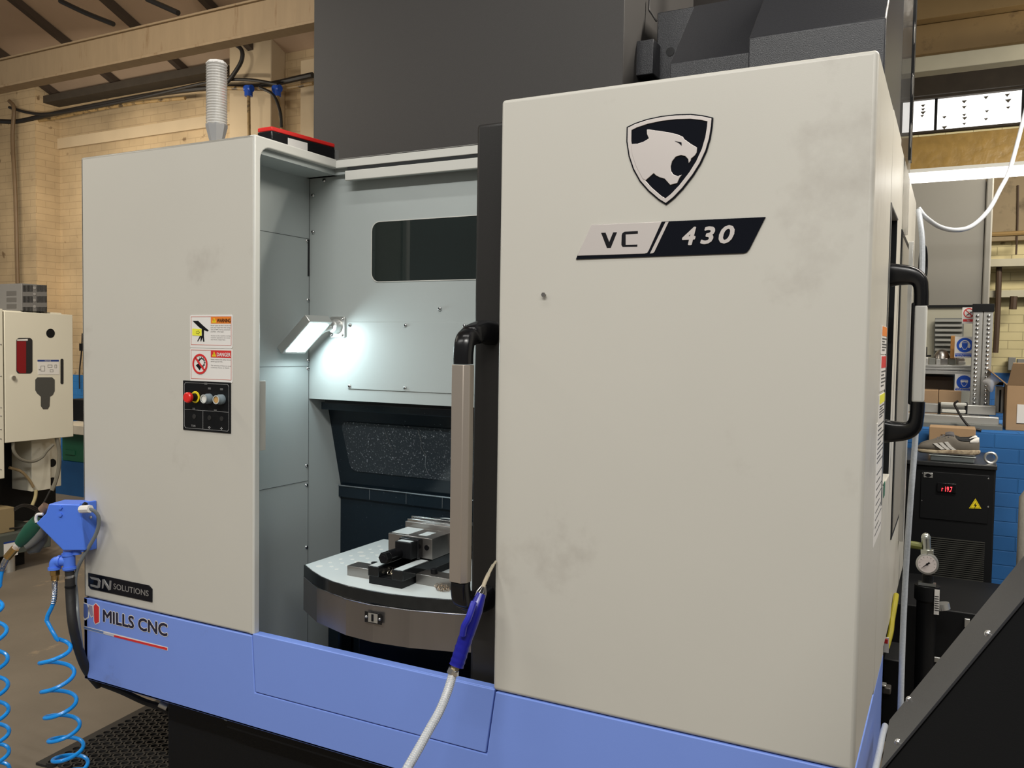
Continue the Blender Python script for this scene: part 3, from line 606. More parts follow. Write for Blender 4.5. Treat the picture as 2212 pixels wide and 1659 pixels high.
# model plate
np_ = thing('model_plate', E_(1260, 1060), None, None); np_.parent = M; np_.matrix_parent_inverse = Matrix.Translation(M.location).inverted()
sub(np_, MB().ext(L3([(615, 1203), (630, 1172), (1235, 945), (1910, 913), (1800, 1135), (1785, 1155), (1760, 1162), (1100, 1185)], .003), (0, .003, 0), GLOSSBLK), 'badge_plate', .0006) if 0 else None
sub(np_, MB().ext(L3([(615, 1203), (628, 1172), (740, 975), (1240, 943), (1910, 913), (1800, 1132), (1782, 1154), (1760, 1161)], .003), (0, .003, 0), GLOSSBLK), 'badge_plate', .0006)
sub(np_, MB().ext(L3([(628, 1178), (722, 968), (1202, 946), (1115, 1140), (1104, 1158), (1085, 1164)], .004), (0, .0022, 0), SILVER), 'silver_field', .0005)
sub(np_, MB().ext(L3([(1228, 948), (1250, 946), (1152, 1152), (1142, 1160), (1122, 1163)], .004), (0, .0012, 0), SILVER), 'silver_stripe')
t = MB().ext(L3([(790, 1022), (820, 1021), (845, 1085), (872, 1019), (898, 1018), (855, 1125), (830, 1126)], .0046), (0, .0006, 0), INK)
t.ext(L3([(1040, 1010), (950, 1014), (934, 1026), (930, 1040), (928, 1105), (936, 1117), (1036, 1116), (1037, 1102), (957, 1104), (957, 1032), (1040, 1027)], .0046), (0, .0006, 0), INK)
sub(np_, t, 'lettering')
def E2(u, v, d=.0046): return E_(u, v, d)
t = MB()
for ch, u0, v0, u1, v1 in (('4', 1345, 1103, 1430, 990), ('3', 1470, 1096, 1560, 986), ('0', 1595, 1092, 1693, 978)):
    o_ = E2(u0, v0); wv = E2(u1, v1) - E2(u0, v1); hv = E2(u0, v1).z - o_.z
    t.text(ch, o_, EX, EZ, 1, SILVER, width=(wv.length) * 1.0, height=hv, depth=.0004, bold=.045, shear=.22)
sub(np_, t, 'number')
# maker plate on the lower left
def G(u, v, d=0): q = pt(u * .1718, 1060 + v * .1718, 'y', YF); q.y -= d; return q
L4 = lambda poly, d: [G(u, v, d) for u, v in poly]
mp_ = thing('maker_plate', G(1500, 1200), None, None); mp_.parent = M; mp_.matrix_parent_inverse = Matrix.Translation(M.location).inverted()
sub(mp_, MB().ext(L4([(1116, 1030), (1118, 1195), (1145, 1232), (1920, 1400), (1920, 1235), (1880, 1190)], .003), (0, .003, 0), GLOSSBLK), 'badge_plate', .0006)
LET = mat('satin_letter_metal', (.45, .45, .45), .35, metal=.7)
t = MB().ext(L4([(1142, 1078), (1250, 1098), (1278, 1135), (1270, 1215), (1245, 1222), (1155, 1198), (1150, 1172), (1240, 1194), (1248, 1138), (1238, 1124), (1165, 1108)], .005), (0, .002, 0), LET)
t.ext(L4([(1295, 1228), (1300, 1112), (1325, 1110), (1385, 1212), (1392, 1125), (1415, 1128), (1408, 1240), (1380, 1250), (1322, 1152), (1312, 1225)], .005), (0, .002, 0), LET)
sub(mp_, t, 'raised_letters', .0006)
o_ = G(1440, 1232, .0032); o2 = G(1880, 1326, .0032)
xd = (o2 - o_); hgt = (G(1440, 1162) - G(1440, 1232)).length
sub(mp_, MB().text('SOLUTIONS', o_, xd, EZ, 1, mat('grey_print', (.22, .21, .20), .4), width=xd.length, height=hgt, bold=.02, depth=.0004), 'lettering')
# distributor decal on the blue skirt
dc = thing('skirt_decal', pt(280, 1350, 'y', YF), None, None); dc.parent = M; dc.matrix_parent_inverse = Matrix.Translation(M.location).inverted()
def H(u, v, d=0): q = pt(u * .367, 1050 + v * .367, 'y', YF); q.y -= d; return q
L5 = lambda poly, d: [H(u, v, d) for u, v in poly]
sub(dc, MB().ext(L5([(553, 705), (565, 692), (584, 712), (584, 800), (562, 810), (556, 795)], .0012), (0, .0004, 0), RED)
    .ext(L5([(524, 700), (545, 706), (549, 760), (537, 768), (526, 735)], .0012), (0, .0004, 0), mat('grey_lilac_print', (.28, .27, .38), .4))
    .ext(L5([(494, 690), (512, 695), (521, 720), (518, 770), (500, 780), (494, 765)], .0012), (0, .0004, 0), mat('dark_blue_print', (.07, .12, .35), .4)), 'logo_marks')
sub(dc, MB().ext(L5([(494, 684), (514, 690), (525, 715), (524, 775), (503, 790), (494, 785)], .0008), (0, .0004, 0), WHITE).ext(L5([(521, 695), (548, 702), (553, 765), (537, 775), (523, 742)], .0008), (0, .0004, 0), WHITE).ext(L5([(549, 702), (565, 687), (588, 710), (588, 804), (562, 816), (552, 797)], .0008), (0, .0004, 0), WHITE), 'logo_outline')
for nm, mm, dd, bo in (('letter_outline', WHITE, .0008, .10), ('lettering', mat('navy_print', (.02, .018, .04), .4), .0014, .045)):
    a_, b2 = H(610, 795, dd), H(985, 883, dd)
    sub(dc, MB().text('MILLS CNC', a_, b2 - a_, EZ, 1, mm, width=(b2 - a_).length, height=(H(610, 728) - H(610, 795)).length, bold=bo, depth=0), nm)
sub(dc, MB().ext(L5([(672, 876), (985, 952), (985, 966), (672, 887)], .0010), (0, .0004, 0), RED).ext(L5([(610, 858), (672, 873), (672, 887), (610, 870)], .0010), (0, .0004, 0), mat('pale_grey_print', (.5, .5, .55), .4)).ext(L5([(495, 826), (610, 856), (610, 869), (495, 838)], .0010), (0, .0004, 0), mat('mid_blue_print', (.12, .2, .42), .4)), 'underline_bar')
sub(dc, MB().ext(L5([(495, 823), (988, 949), (988, 969), (495, 841)], .0006), (0, .0004, 0), WHITE), 'underline_border')

# warning stickers
def K(u, v, d=0): q = pt(380 + u * .1809, 660 + v * .1809, 'y', YF); q.y -= d; return q
L6 = lambda poly, d: [K(u, v, d) for u, v in poly]
def sticker(v0, v1, word, colr, wcol, label, kind, lines):
    st = thing('warning_sticker', K(425, (v0 + v1) / 2), label, None); st.parent = M; st.matrix_parent_inverse = Matrix.Translation(M.location).inverted()
    a, b = K(172, v0), K(678, v1); x0, x1, z1_, z0_ = a.x, b.x, a.z, K(678, v1).z
    z0_ = K(172, v1).z
    sub(st, MB().ext(onY(rrect(x0, x1, z0_, z1_, .006), YF - .0012), (0, .0012, 0), WHITE), 'backing')
    bw = .0012; X0, X1, Z0, Z1 = x0 + .0045, x1 - .0045, z0_ + .009, z1_ - .005
    REDL = mat('brick_red_line', (.5, .1, .06), .5)
    sub(st, MB().ring(onY([(X0, Z0), (X1, Z0), (X1, Z1), (X0, Z1)], YF - .0016), onY([(X0 + bw, Z0 + bw), (X1 - bw, Z0 + bw), (X1 - bw, Z1 - bw), (X0 + bw, Z1 - bw)], YF - .0016), (0, .0004, 0), REDL), 'border_line')
    xm = x0 + (x1 - x0) * .5; zh = Z1 - (z1_ - z0_) * .215
    sub(st, MB().box(xm, X1 - bw, YF - .0016, YF - .0012, zh, Z1 - bw, colr), 'heading_band')
    tw = X1 - xm
    sub(st, MB().ext(onY([(xm + tw * .06, zh + .003), (xm + tw * .27, zh + .003), (xm + tw * .165, Z1 - .004)], YF - .002), (0, .0004, 0), YELLOW).box(xm + tw * .155, xm + tw * .175, YF - .0024, YF - .002, zh + .006, Z1 - .009, INK), 'hazard_triangle')
    sub(st, MB().text(word, (xm + tw * .31, YF - .0018, zh + .004), EX, EZ, 1, wcol, width=tw * .66, height=(Z1 - zh) * .5, bold=.03, depth=.0002), 'heading')
    t = MB(); zz = zh - .0085
    for ln in lines:
        if ln: t.text(ln, (xm, YF - .0014, zz), EX, EZ, 1, mat('grey_text_print', (.08, .08, .08), .5), width=tw * (.36 + .64 * min(1, len(ln) / 30)), height=.0042, depth=.0002)
        zz -= .0062
    sub(st, t, 'small_text')
    return st, x0, x1, z0_, z1_
st, x0, x1, z0, z1 = sticker(112, 503, 'WARNING', ORANGE, INK, 'orange-headed warning sticker with crushed hand pictogram', 0,
    ['Never open the door and do not', 'put your hand into the swing', 'area of APC during automatic', 'pallet change.', '', 'Access to the machine during', 'machine operation can cause', 'serious injuries.'])
sub(st, MB().ext(L6([(203, 183), (270, 183), (335, 245), (398, 298), (380, 310), (340, 292), (338, 365), (345, 430), (330, 432), (322, 380), (305, 430), (298, 425), (300, 375), (268, 430), (260, 425), (290, 365), (316, 362), (314, 280), (285, 262)], .0018), (0, .0004, 0), INK), 'hand_pictogram')
sub(st, MB().ext(L6([(201, 275), (313, 282), (311, 362), (201, 356)], .0022), (0, .0004, 0), LYELLOW).ext(L6([(248, 308), (270, 309), (270, 296), (294, 321), (270, 345), (270, 334), (248, 333)], .0026), (0, .0003, 0), INK).ext(L6([(251, 312), (273, 313), (273, 304), (289, 321), (273, 338), (273, 330), (251, 329)], .0029), (0, .0003, 0), LYELLOW), 'arrow_block')
st, x0, x1, z0, z1 = sticker(508, 905, 'DANGER', RED, WHITE, 'red-headed danger sticker with crossed gear pictogram', 1,
    ['Never remove the safety devices', 'and guards.', '', 'The removing of these can cause', 'a serious injury or death.'])
cc = K(293, 698); rr = (K(383, 698) - K(203, 698)).length / 2
rrz = K(293, 574).z - K(293, 823).z; rrz /= 2
g = MB().ext(onY(circ(cc.x + rr * .18, cc.z + rr * .15, rr * .42, 16), YF - .0017), (0, .0004, 0), INK)
for q in range(12):
    a = q * math.pi / 6; g.box(cc.x + rr * .18 + math.cos(a) * rr * .48 - .0014, cc.x + rr * .18 + math.cos(a) * rr * .48 + .0014, YF - .0017, YF - .0013, cc.z + rr * .15 + math.sin(a) * rr * .48 - .0014, cc.z + rr * .15 + math.sin(a) * rr * .48 + .0014, INK)
g.ext(onY(circ(cc.x + rr * .22, cc.z + rr * .15, rr * .3, 16), YF - .0019), (0, .0004, 0), WHITE)
g.ext(onY([(cc.x - rr * .55, cc.z - rr * .15), (cc.x - rr * .15, cc.z + rr * .1), (cc.x + rr * .15, cc.z - rr * .3), (cc.x - rr * .05, cc.z - rr * .6), (cc.x - rr * .3, cc.z - rr * .35)], YF - .0021), (0, .0004, 0), INK)
sub(st, g, 'gear_pictogram')
k_ = rrz / rr
E1 = lambda r: [(cc.x + rr * r * math.cos(2 * math.pi * i / 32), cc.z + rr * r * k_ * .98 * math.sin(2 * math.pi * i / 32)) for i in range(32)]
sub(st, MB().ring(onY(E1(1), YF - .0026), onY(E1(.8), YF - .0026), (0, .0005, 0), RED).ext(onY([(cc.x - rr * .66, cc.z + rrz * .52), (cc.x - rr * .52, cc.z + rrz * .66), (cc.x + rr * .66, cc.z - rrz * .52), (cc.x + rr * .52, cc.z - rrz * .66)], YF - .0026), (0, .0005, 0), RED), 'prohibition_ring')
# control panel with buttons
cp = thing('button_panel', K(380, 1200), 'black button panel with emergency stop and two grey buttons', None); cp.parent = M; cp.matrix_parent_inverse = Matrix.Translation(M.location).inverted()
a, b = K(93, 900), K(660, 1500)
x0, x1 = a.x, b.x; z1_, z0_ = K(93, 893).z, K(93, 1480).z
sub(cp, MB().box(x0, x1, YF - .003, YF, z0_, z1_, BLACKM), 'face_plate', .0006)
GL = mat('grey_line_print', (.35, .35, .35), .5); lw = .0009; yo = YF - .0034
g = MB(); X0, X1, Z0, Z1 = x0 + .006, x1 - .006, z0_ + .006, z1_ - .006; zm = z0_ + (z1_ - z0_) * .415; xm = x0 + (x1 - x0) * .43
o1 = [(X0 + .005, Z0), (X1 - .005, Z0), (X1, Z0 + .006), (X1, Z1 - .006), (X1 - .005, Z1), (X0 + .005, Z1), (X0, Z1 - .006), (X0, Z0 + .006)]
cxm, czm = (X0 + X1) / 2, (Z0 + Z1) / 2
g.ring(onY(o1, yo), onY([(p - math.copysign(lw, p - cxm), q - math.copysign(lw, q - czm)) for p, q in o1], yo), (0, .0005, 0), GL)
g.box(X0, X1, yo, yo + .0005, zm - lw / 2, zm + lw / 2, GL).box(xm - lw / 2, xm + lw / 2, yo, yo + .0005, Z0, zm, GL)
for u, v in ((368, 932), (411, 990), (556, 998), (225, 1232), (482, 1252)):
    c = K(u, v); g.box(c.x - .006, c.x + .006, yo - .0004, yo, c.z - .003, c.z + .003, mat('grey_tag', (.12, .12, .12), .5))
for u, v in ((409, 1455), (554, 1467)):
    c = K(u, v); g.box(c.x - .005, c.x + .005, yo - .0004, yo, c.z - .0012, c.z + .0012, GL).box(c.x - .0015, c.x + .0015, yo - .0004, yo, c.z - .004, c.z + .004, GL)
c = K(195, 1445); g.text('TUN', (c.x, yo, c.z), EX, EZ, 1, GL, width=.018, height=.006, depth=.0004)
sub(cp, g, 'printed_lines')
def knob(u, v, r, h): c = K(u, v); c.y = YF - .003; return c, Vector((0, -1, 0))
c, ax = knob(246, 1093, 0, 0)
YB_ = YF - .003
eb = MB().cyl(c, c + ax * .003, .0185, YELLOW, n=28)
sub(cp, eb, 'yellow_collar', .0008)
sub(cp, MB().tube([c + ax * q for q in (.003, .02, .024)], [.0125, .0115, .0125], BLACKM, 22), 'black_boot')
sub(cp, MB().tube([c + ax * q for q in (.023, .026, .034, .037, .0375)], [.015, .0165, .0165, .0135, .001], REDP, 26), 'emergency_button', label='red mushroom emergency stop button')
for u, v, m_, lb in ((412, 1110, mat('white_button', (.75, .75, .7), .3), 'grey push button with white centre'), (560, 1120, mat('amber_button', (.55, .33, .12), .3), 'grey push button with amber centre')):
    c, ax = knob(u, v, 0, 0)
    o_ = sub(cp, MB().tube([c + ax * q for q in (0, .012, .015, .024)], [.0155, .0155, .0135, .0135], mat('bluegrey_plastic', (.20, .25, .28), .4), 24, cap=False).ring([c + ax * .024 + Vector((math.cos(a) * .0135, 0, math.sin(a) * .0135)) for a in [2 * math.pi * i / 24 for i in range(24)]], [c + ax * .024 + Vector((math.cos(a) * .0105, 0, math.sin(a) * .0105)) for a in [2 * math.pi * i / 24 for i in range(24)]], (0, -.001, 0), mat('pale_ring', (.5, .52, .5), .3)).cyl(c, c + ax * .0225, .0108, m_, n=20), 'push_button', label=lb)
for u, v in ((228, 1325), (410, 1340), (556, 1350)):
    c, ax = knob(u, v, 0, 0); sub(cp, MB().cyl(c, c + ax * .0012, .0075, RUBBER, n=22), 'blank_plug', .0005)

# right-hand side: body side panels, window opening, handle, stickers
ys0 = 2.385
sd = MB(); xs = XR
yw0, yw1 = 2.395, 2.72; zw0, zw1 = 1.24, 1.98
hole = [(yw0, zw0 + .0), (yw1 - .08, zw0), (yw1, zw0 + .10), (yw1, zw1), (yw0, zw1)]
part(MB().box(xs - .02, xs, ys0, yw1, zw1, 2.215, CREAM), 'upper_side_panel', .003)
part(MB().box(xs - .02, xs, ys0, yw1, .70, zw0, CREAM), 'lower_side_panel', .003)
part(MB().box(xs - .024, xs - .004, yw1, 3.9, .70, 2.215, CREAM), 'rear_side_panel', .004)
part(MB().box(xs - .026, xs - .003, 2.718, 2.722, .70, 2.214, seam), 'side_seam')
FR = mat('grey_window_frame', (.13, .135, .135), .35)
part(MB().box(xs - .06, xs - .035, ys0, yw1, zw0, zw1, BLACKM).box(xs - .02, xs + .002, yw0 - .012, yw0 + .012, zw0 - .04, zw1, FR), 'window_recess', label='black recess of the side door window')
part(MB().box(xs - .034, xs - .03, yw0 + .04, yw1, zw0, zw1, GLASS), 'side_window')
y0, y1 = 2.94, 3.37
part(MB().box(xs - .004, xs - .001, y0, y1, 1.0, 1.983, BLACKM).box(xs - .001, xs + .001, y0 + .02, y1 - .02, 1.02, 1.96, GC), 'rear_panel_door', label='tall narrow inset door on the machine side')
part(MB().box(xs - .004, xs + .012, 3.42, 3.46, .9, 2.0, ALUC), 'vertical_rail', .002)
def bracket2(zj, zg, sgn):
    yj = 2.50
    path = [(xs - .004, yj, zj), (xs + .02, yj, zj), (xs + .05, yj, zj - .004 * sgn), (xs + .068, yj, zj - .018 * sgn), (xs + .074, yj, zj - .045 * sgn), (xs + .075, yj, zg)]
    P_ = spline(path, 5); n = len(P_); vs = []; k = 16
    for i, p in enumerate(P_):
        T = (P_[min(i + 1, n - 1)] - P_[max(i - 1, 0)]).normalized(); u = T.cross(EY).normalized()
        hd = .018 + .014 * max(0, 1 - i / n * 1.4)
        for j in range(k):
            a = 2 * math.pi * j / k; f = lambda q: math.copysign(abs(q) ** .55, q)
            vs.append(p + EY * .022 * f(math.cos(a)) + u * hd * f(math.sin(a)))
    fs = [(i * k + j, i * k + (j + 1) % k, (i + 1) * k + (j + 1) % k, (i + 1) * k + j) for i in range(n - 1) for j in range(k)]
    return MB().add(vs, fs + [list(range(k))[::-1], list(range((n - 1) * k, n * k))], BLACK)
sh_ = thing('side_handle', (xs, 2.5, 1.6), 'black bracketed grab handle on the right side door', None); sh_.parent = M; sh_.matrix_parent_inverse = Matrix.Translation(M.location).inverted()
sub(sh_, bracket2(1.805, 1.722, 1), 'handle_bracket')
sub(sh_, bracket2(1.385, 1.468, -1), 'handle_bracket')
sub(sh_, MB().box(xs + .060, xs + .090, 2.478, 2.522, 1.466, 1.724, CREAM2), 'handle_grip', .006)
sub(sh_, MB().box(xs + .052, xs + .066, 2.482, 2.530, 1.46, 1.73, BLACKM), 'grip_core', .004)
# stickers on the side
def sstick(px0, px1, py0, py1, m, lab, extra=None):
    a, b = pt(px0, py0, 'x', xs), pt(px1, py0, 'x', xs); z0_, z1_ = pt((px0 + px1) / 2, py1, 'x', xs).z, pt((px0 + px1) / 2, py0, 'x', xs).z
    e = thing('side_sticker', (xs, a.y, z0_), lab, None); e.parent = M; e.matrix_parent_inverse = Matrix.Translation(M.location).inverted()
    sub(e, MB().box(xs, xs + .001, a.y, b.y, z0_, z1_, WHITE), 'backing'); h = z1_ - z0_; w_ = b.y - a.y
    if m: sub(e, MB().box(xs + .001, xs + .0015, a.y + w_ * .12, b.y, z1_ - h * .35, z1_ - h * .02, m), 'heading_band')
    t = MB()
    for i in range(5 if m else 9):
        zz = z1_ - h * ((.45 if m else .08) + .1 * i); t.box(xs + .001, xs + .0015, a.y + w_ * .15, b.y - w_ * (.1 + .3 * (i % 3 == 1)), zz - .0016, zz + .0016, mat('grey_text_print', (.08, .08, .08), .5))
    sub(e, t, 'text_lines')
    if extra == 'ring':
        pass
sstick(1904, 1916, 705, 765, ORANGE, 'orange-headed sticker on the machine side')
sstick(1902, 1915, 768, 842, RED, 'red-headed sticker on the machine side')
sstick(1898, 1912, 850, 905, LYELLOW, 'yellow-headed sticker on the machine side')
sstick(1894, 1909, 908, 1000, None, 'white text sticker on the machine side')
sstick(1891, 1907, 1004, 1150, None, 'long white instruction sticker low on the machine side')
a = pt(1908, 1060, 'x', xs)
part(MB().box(xs, xs + .001, a.y - .0, a.y + .05, a.z - .02, a.z + .02, GREENP), 'green_sticker')

# covers above the doors
YC = 2.25
cz = MB()
za, zb2 = pt(1617, 83, 'y', YC).z, 2.20
xa, xb_ = pt(1617, 83, 'y', YC).x, pt(1915, 40, 'y', YC).x
# sloping upper face rises towards the back
q_ = pt(1648, 0, 'x', xa); kk = 2.0; ty, tz = YC + (q_.y - YC) * kk, za + (q_.z - za) * kk
prof = [(YC, 2.1), (YC, za), (ty, tz), (ty + .3, tz), (ty + .3, 2.1)]
part(MB().ext(onX(prof, xa), (xb_ - xa, 0, 0), GREY2), 'magazine_cover', .004, label='large sloped dark grey cover above the door')
YC2 = 2.45; xa2 = pt(1448, 136, 'y', YC2).x; zc2 = pt(1448, 138, 'y', YC2).z
q2_ = pt(1500, 13, 'x', xa2)
prof2 = [(YC2, 2.1), (YC2, zc2), (q2_.y, q2_.z), (q2_.y + .4, q2_.z), (q2_.y + .4, 2.1)]
part(MB().ext(onX(prof2, xa2), (xa - xa2 - .002, 0, 0), GREY2), 'magazine_cover', .003, label='smaller sloped dark grey cover beside the column')
yp3 = q2_.y + .002; xa3 = pt(1420, 40, 'y', yp3).x
part(MB().box(xa3, xa2 + .1, yp3, yp3 + .4, 2.1, q2_.z, GREY2), 'cover_side_plate', .003)
p_ = pt(1448, 112, 'y', yp3)
part(MB().cyl(p_, p_ + Vector((0, -.002, 0)), .014, BLACK), 'cover_plug')
part(pbox(MB(), 1350, 88, 1411, 163, 2.62, .12, GREY2), 'connection_box', .003)
part(MB().box(-1.0, -.2, 3.25, 3.3, 2.1, 4.2, mat('brown_back_plate', (.035, .028, .024), .6)), 'rear_plate')
part(MB().box(-1.0, -.2, 2.02, 3.3, 2.08, 2.12, BLACKM), 'roof_deck')
xg0, xg1 = pt(677, 200, 'y', 2.5).x, pt(1347, 100, 'y', 2.5).x
part(MB().box(xg0, xg1, 2.5, 3.6, 2.0, 4.3, GREY), 'column_cover', .004, label='tall flat charcoal column cover')
part(MB().box(XL, xg1 + .2, YB + .03, 3.6, .5, 2.19, INNER), 'rear_body', .004) if 0 else None
part(MB().box(XL + .01, -.95, 2.63, 3.9, .42, 2.20, BLACKM), 'rear_body', .004)
part(MB().box(XL + .005, XC, 2.28, 2.64, 2.19, 2.205, BLACKM), 'rear_roof')
part(MB().box(-.95, xs - .03, 3.3, 3.9, .42, 2.2, BLACKM), 'rear_body', .004)
run('cable', [(1403, 0), (1402, 20), (1408, 30), (1418, 46)], 2.7, .003, CAB, 'thin black cable dropping beside the dark machine cover', 'cable')
# clear plastic duct at the upper right corner
dq = mat('wavy_clear_sheet', (.62, .60, .56), .12, alpha=.42, spec=.8, metal=.2)
yy = 2.95; a, b_ = pt(1917, 0, 'y', yy), pt(1966, 0, 'y', yy)
vs = []; n = 26
zt_, zb_ = 3.2, pt(1955, 300, 'y', yy).z - .3
for i in range(n + 1):
    z = zb_ + (zt_ - zb_) * i / n
    for j in range(9): u = j / 8; vs.append((a.x + .0 + (b_.x - a.x + .015) * u, yy + .10 * math.sin(math.pi * u) * .4 + .006 * math.sin(z * 40 + j), z))
fs = [(i * 9 + j, i * 9 + j + 1, (i + 1) * 9 + j + 1, (i + 1) * 9 + j) for i in range(n) for j in range(8)]
o = MB().add(vs, fs, dq); o = part(o, 'clear_side_sheet', fix=False, label='wavy clear plastic sheet guard')
o.modifiers.new('t', 'SOLIDIFY').thickness = .003
part(MB().box(b_.x + .01, b_.x + .018, yy, yy + .06, 2.2, 3.2, BLACKM), 'sheet_edge_strip')

# ------------------------------------------------------------------ things on and in the machine
# beacon
c = Vector((-2.155, 2.04, ZT))
yb_ = 2.04; c = pt(468, 298, 'y', yb_); c.z = ZT
zt_ = pt(468, 133, 'y', yb_).z; zl0 = pt(468, 272, 'y', yb_).z
bc = thing('signal_tower', c, 'clear ribbed signal light tower on top of the left cabinet', 'light')
sub(bc, MB().tube([(c.x, c.y, z) for z in (ZT, ZT + .02, zl0 - .005, zl0 + .004)], [.016, .018, .034, .0345], mat('satin_silver', (.6, .6, .6), .25, metal=.6), 8), 'base')
lens = MB(); zz = []; rr_ = []; k = 46
for i in range(k + 1):
    zz.append((c.x, c.y, zl0 + (zt_ - .008 - zl0) * i / k)); rr_.append(.034 if i % 2 else .0315)
lens.tube(zz, rr_, mat('ribbed_clear_lens', (.78, .77, .74), .12, alpha=.75, spec=.9, metal=.25), 16)
sub(bc, lens, 'ribbed_lens')
sub(bc, MB().tube([(c.x, c.y, zl0 + .01), (c.x, c.y, zt_ - .02)], .016, mat('inner_core', (.5, .49, .47), .3, metal=.7), 12), 'inner_core')
sub(bc, MB().tube([(c.x, c.y, zt_ - .010), (c.x, c.y, zt_)], [.035, .028], WHITE, 8), 'cap')
# interlock switch box
ysw = 2.16
A_, B_ = pt(553, 300, 'y', ysw), pt(575, 300, 'y', ysw)
sw = thing('safety_switch', (-2.0, ysw, ZT), 'black and red safety switch box beside the signal tower', 'switch')
o0 = pt(576, 305, 'y', 2.13); o0.z = ZT
lx = pt(657, 320, 'x', o0.x)
oS = Vector((pt(556, 300, 'y', 2.10).x, 2.10, ZT + .0)); dS = Vector((.035, .30, 0)); nS = Vector((.062, 0, 0)); hS = Vector((0, 0, pt(575, 274, 'y', 2.10).z - ZT - .014))
sub(sw, MB().obox(oS, dS * .92, nS, hS, BLACK), 'body', .003)
sub(sw, MB().obox(oS + hS, dS * .92, nS, (0, 0, .014), REDP), 'red_cover', .003)
sub(sw, MB().obox(oS + nS + dS * .22 + hS * .14, dS * .28, (.001, 0, 0), hS * .72, WHITE), 'rating_label')
for q in (.2, .68): sub(sw, MB().cyl(oS + nS * q + hS * .5 + Vector((0, 0, 0)), oS + nS * q + hS * .5 + Vector((0, -.006, 0)), .012, BLACKM), 'cable_gland')
sub(sw, MB().obox(oS + dS * .93, dS * .05, nS, hS * .9, ALUC), 'end_bracket')
# work light
wl = thing('work_light', (-1.87, YB, 1.66), 'glowing rectangular LED work light on the bay back wall', 'lamp')
wc = pt(733, 706, 'y', YB - .002)
sub(wl, MB().ext(onY(rrect(wc.x - .037, wc.x + .027, wc.z - .037, wc.z + .035, .006), YB - .008), (0, .008, 0), ALUC), 'mount_plate', .0015)
for a, b in ((-.028, -.028), (.018, -.028), (.018, .026)): sub(wl, MB().dome((wc.x + a, YB - .008, wc.z + b), (0, -1, 0), .006, .005, CHROME, 10, 3), 'mount_screw')
sub(wl, MB().tube([(wc.x - .008, YB - q, wc.z) for q in (.006, .012, .03, .034)], [.026, .026, .02, .012], ALUC, 22), 'ball_joint')
LW_ = Vector((-.74, 0, -.67)); NW = Vector((.67, 0, -.74)); WY = Vector((0, -1, 0))
tp = Vector((-1.812, YB - .045, 1.706))
# find top corner: photo (659,678) front-left top corner
yfr = YB - .165; tp = pt(659, 679, 'y', yfr); bt_ = pt(598, 750, 'y', yfr)
LL = (bt_ - tp); LL.y = 0; Ld = LL.normalized(); NN = Vector((-Ld.z, 0, Ld.x)); 
if NN.z > 0: NN = -NN
wd = .115
sub(wl, MB().obox(tp, LL, NN * .030, EY * wd, ALUC), 'housing', .0025)
LED = mat('led_panel', (.9, .95, 1), .4, emit=(.80, .97, 1), es=36)
sub(wl, MB().obox(tp + Ld * .012 + NN * .0302 + EY * .012, LL - Ld * .024, NN * .001, EY * (wd - .024), LED), 'led_panel', label='white glowing LED panel')
sub(wl, MB().tube([(wc.x - .008, YB - .03, wc.z), (wc.x - .03, YB - .045, wc.z - .008), tp + LL * .55 + NN * .01 + EY * wd], .012, ALUC, 14), 'swivel_arm')

# ------------------------------------------------------------------ pallet with vise
PZ = .9
pp = [(-1.795, 2.47), (-1.795, 2.05), (-1.73, 2.008), (-1.665, 1.973), (-1.60, 1.948), (-1.535, 1.935), (-1.46, 1.929), (-1.38, 1.931), (-1.30, 1.944), (-1.22, 1.966), (-1.14, 1.995), (-1.06, 2.03), (-1.06, 2.47)]
skp = [(-1.797, 2.46), (-1.797, 2.052), (-1.68, 1.978), (-1.532, 1.931), (-1.43, 1.922), (-1.315, 1.936), (-1.19, 1.972), (-1.058, 2.03), (-1.058, 2.46)]
pl = thing('machine_pallet', (-1.43, 2.2, PZ), 'round-fronted steel machine pallet number 1 inside the bay', 'pallet')
COOL = mat('milky_coolant_steel', (.72, .79, .80), .12, var=.03, vscale=6, spec=.8)
sub(pl, MB().ext(onZ(pp, PZ - .036), (0, 0, .036), DSTEEL), 'pallet_plate', .0015)
inn_ = [(-1.43 + (x + 1.43) * .985, 2.22 + (y - 2.22) * .985) for x, y in pp]
sub(pl, MB().ext(onZ(inn_, PZ), (0, 0, .0012), COOL), 'coolant_film', label='milky coolant pooled over the pallet top')
SKM = mat('brushed_stainless', (.30, .28, .27), .3, metal=.9, var=.15, vscale=14, stretch=(1, 1, .2))
z0 = .757
sub(pl, MB().tube([Vector((x, y - .0005, PZ - .037)) for x, y in skp[:]], .0014, CHROME, 6), 'skirt_highlight', label='bright tube drawn as the highlight on the skirt upper edge')  # thin tube added to draw an edge highlight between plate and skirt
sub(pl, MB().ring(onZ(skp, z0), onZ([(-1.43 + (x + 1.43) * .99, 2.2 + (y - 2.2) * .98) for x, y in skp], z0), (0, 0, PZ - .037 - z0), SKM), 'pallet_skirt', smooth=False, label='faceted stainless skirt')
for i, x in enumerate(np.arange(-1.72, -1.5, .036)):
    for y in np.arange(2.10, 2.36, .05):
        pass
hl = MB(); rh = random.Random(3)
for ix in range(7):
    for iy in range(7):
        x, y = -1.74 + ix * .034, 2.06 + iy * .052 + .017 * (ix % 2)
        if y > 2.42 or (x > -1.60 and y < 2.1): continue
        hl.cyl((x, y, PZ + .001), (x, y, PZ + .0018), .0065 if (ix + iy) % 4 else .011, mat('pale_dot', (.85, .87, .84), .2), n=12)
sub(pl, hl, 'hole_pattern', kind='stuff')
c = pt(814, 1331, 'y', 1.9335)
nv = Vector((.02, -1, 0)).normalized(); xv = Vector((1, .02, 0)).normalized(); o_ = Vector((c.x, 1.9185, c.z))
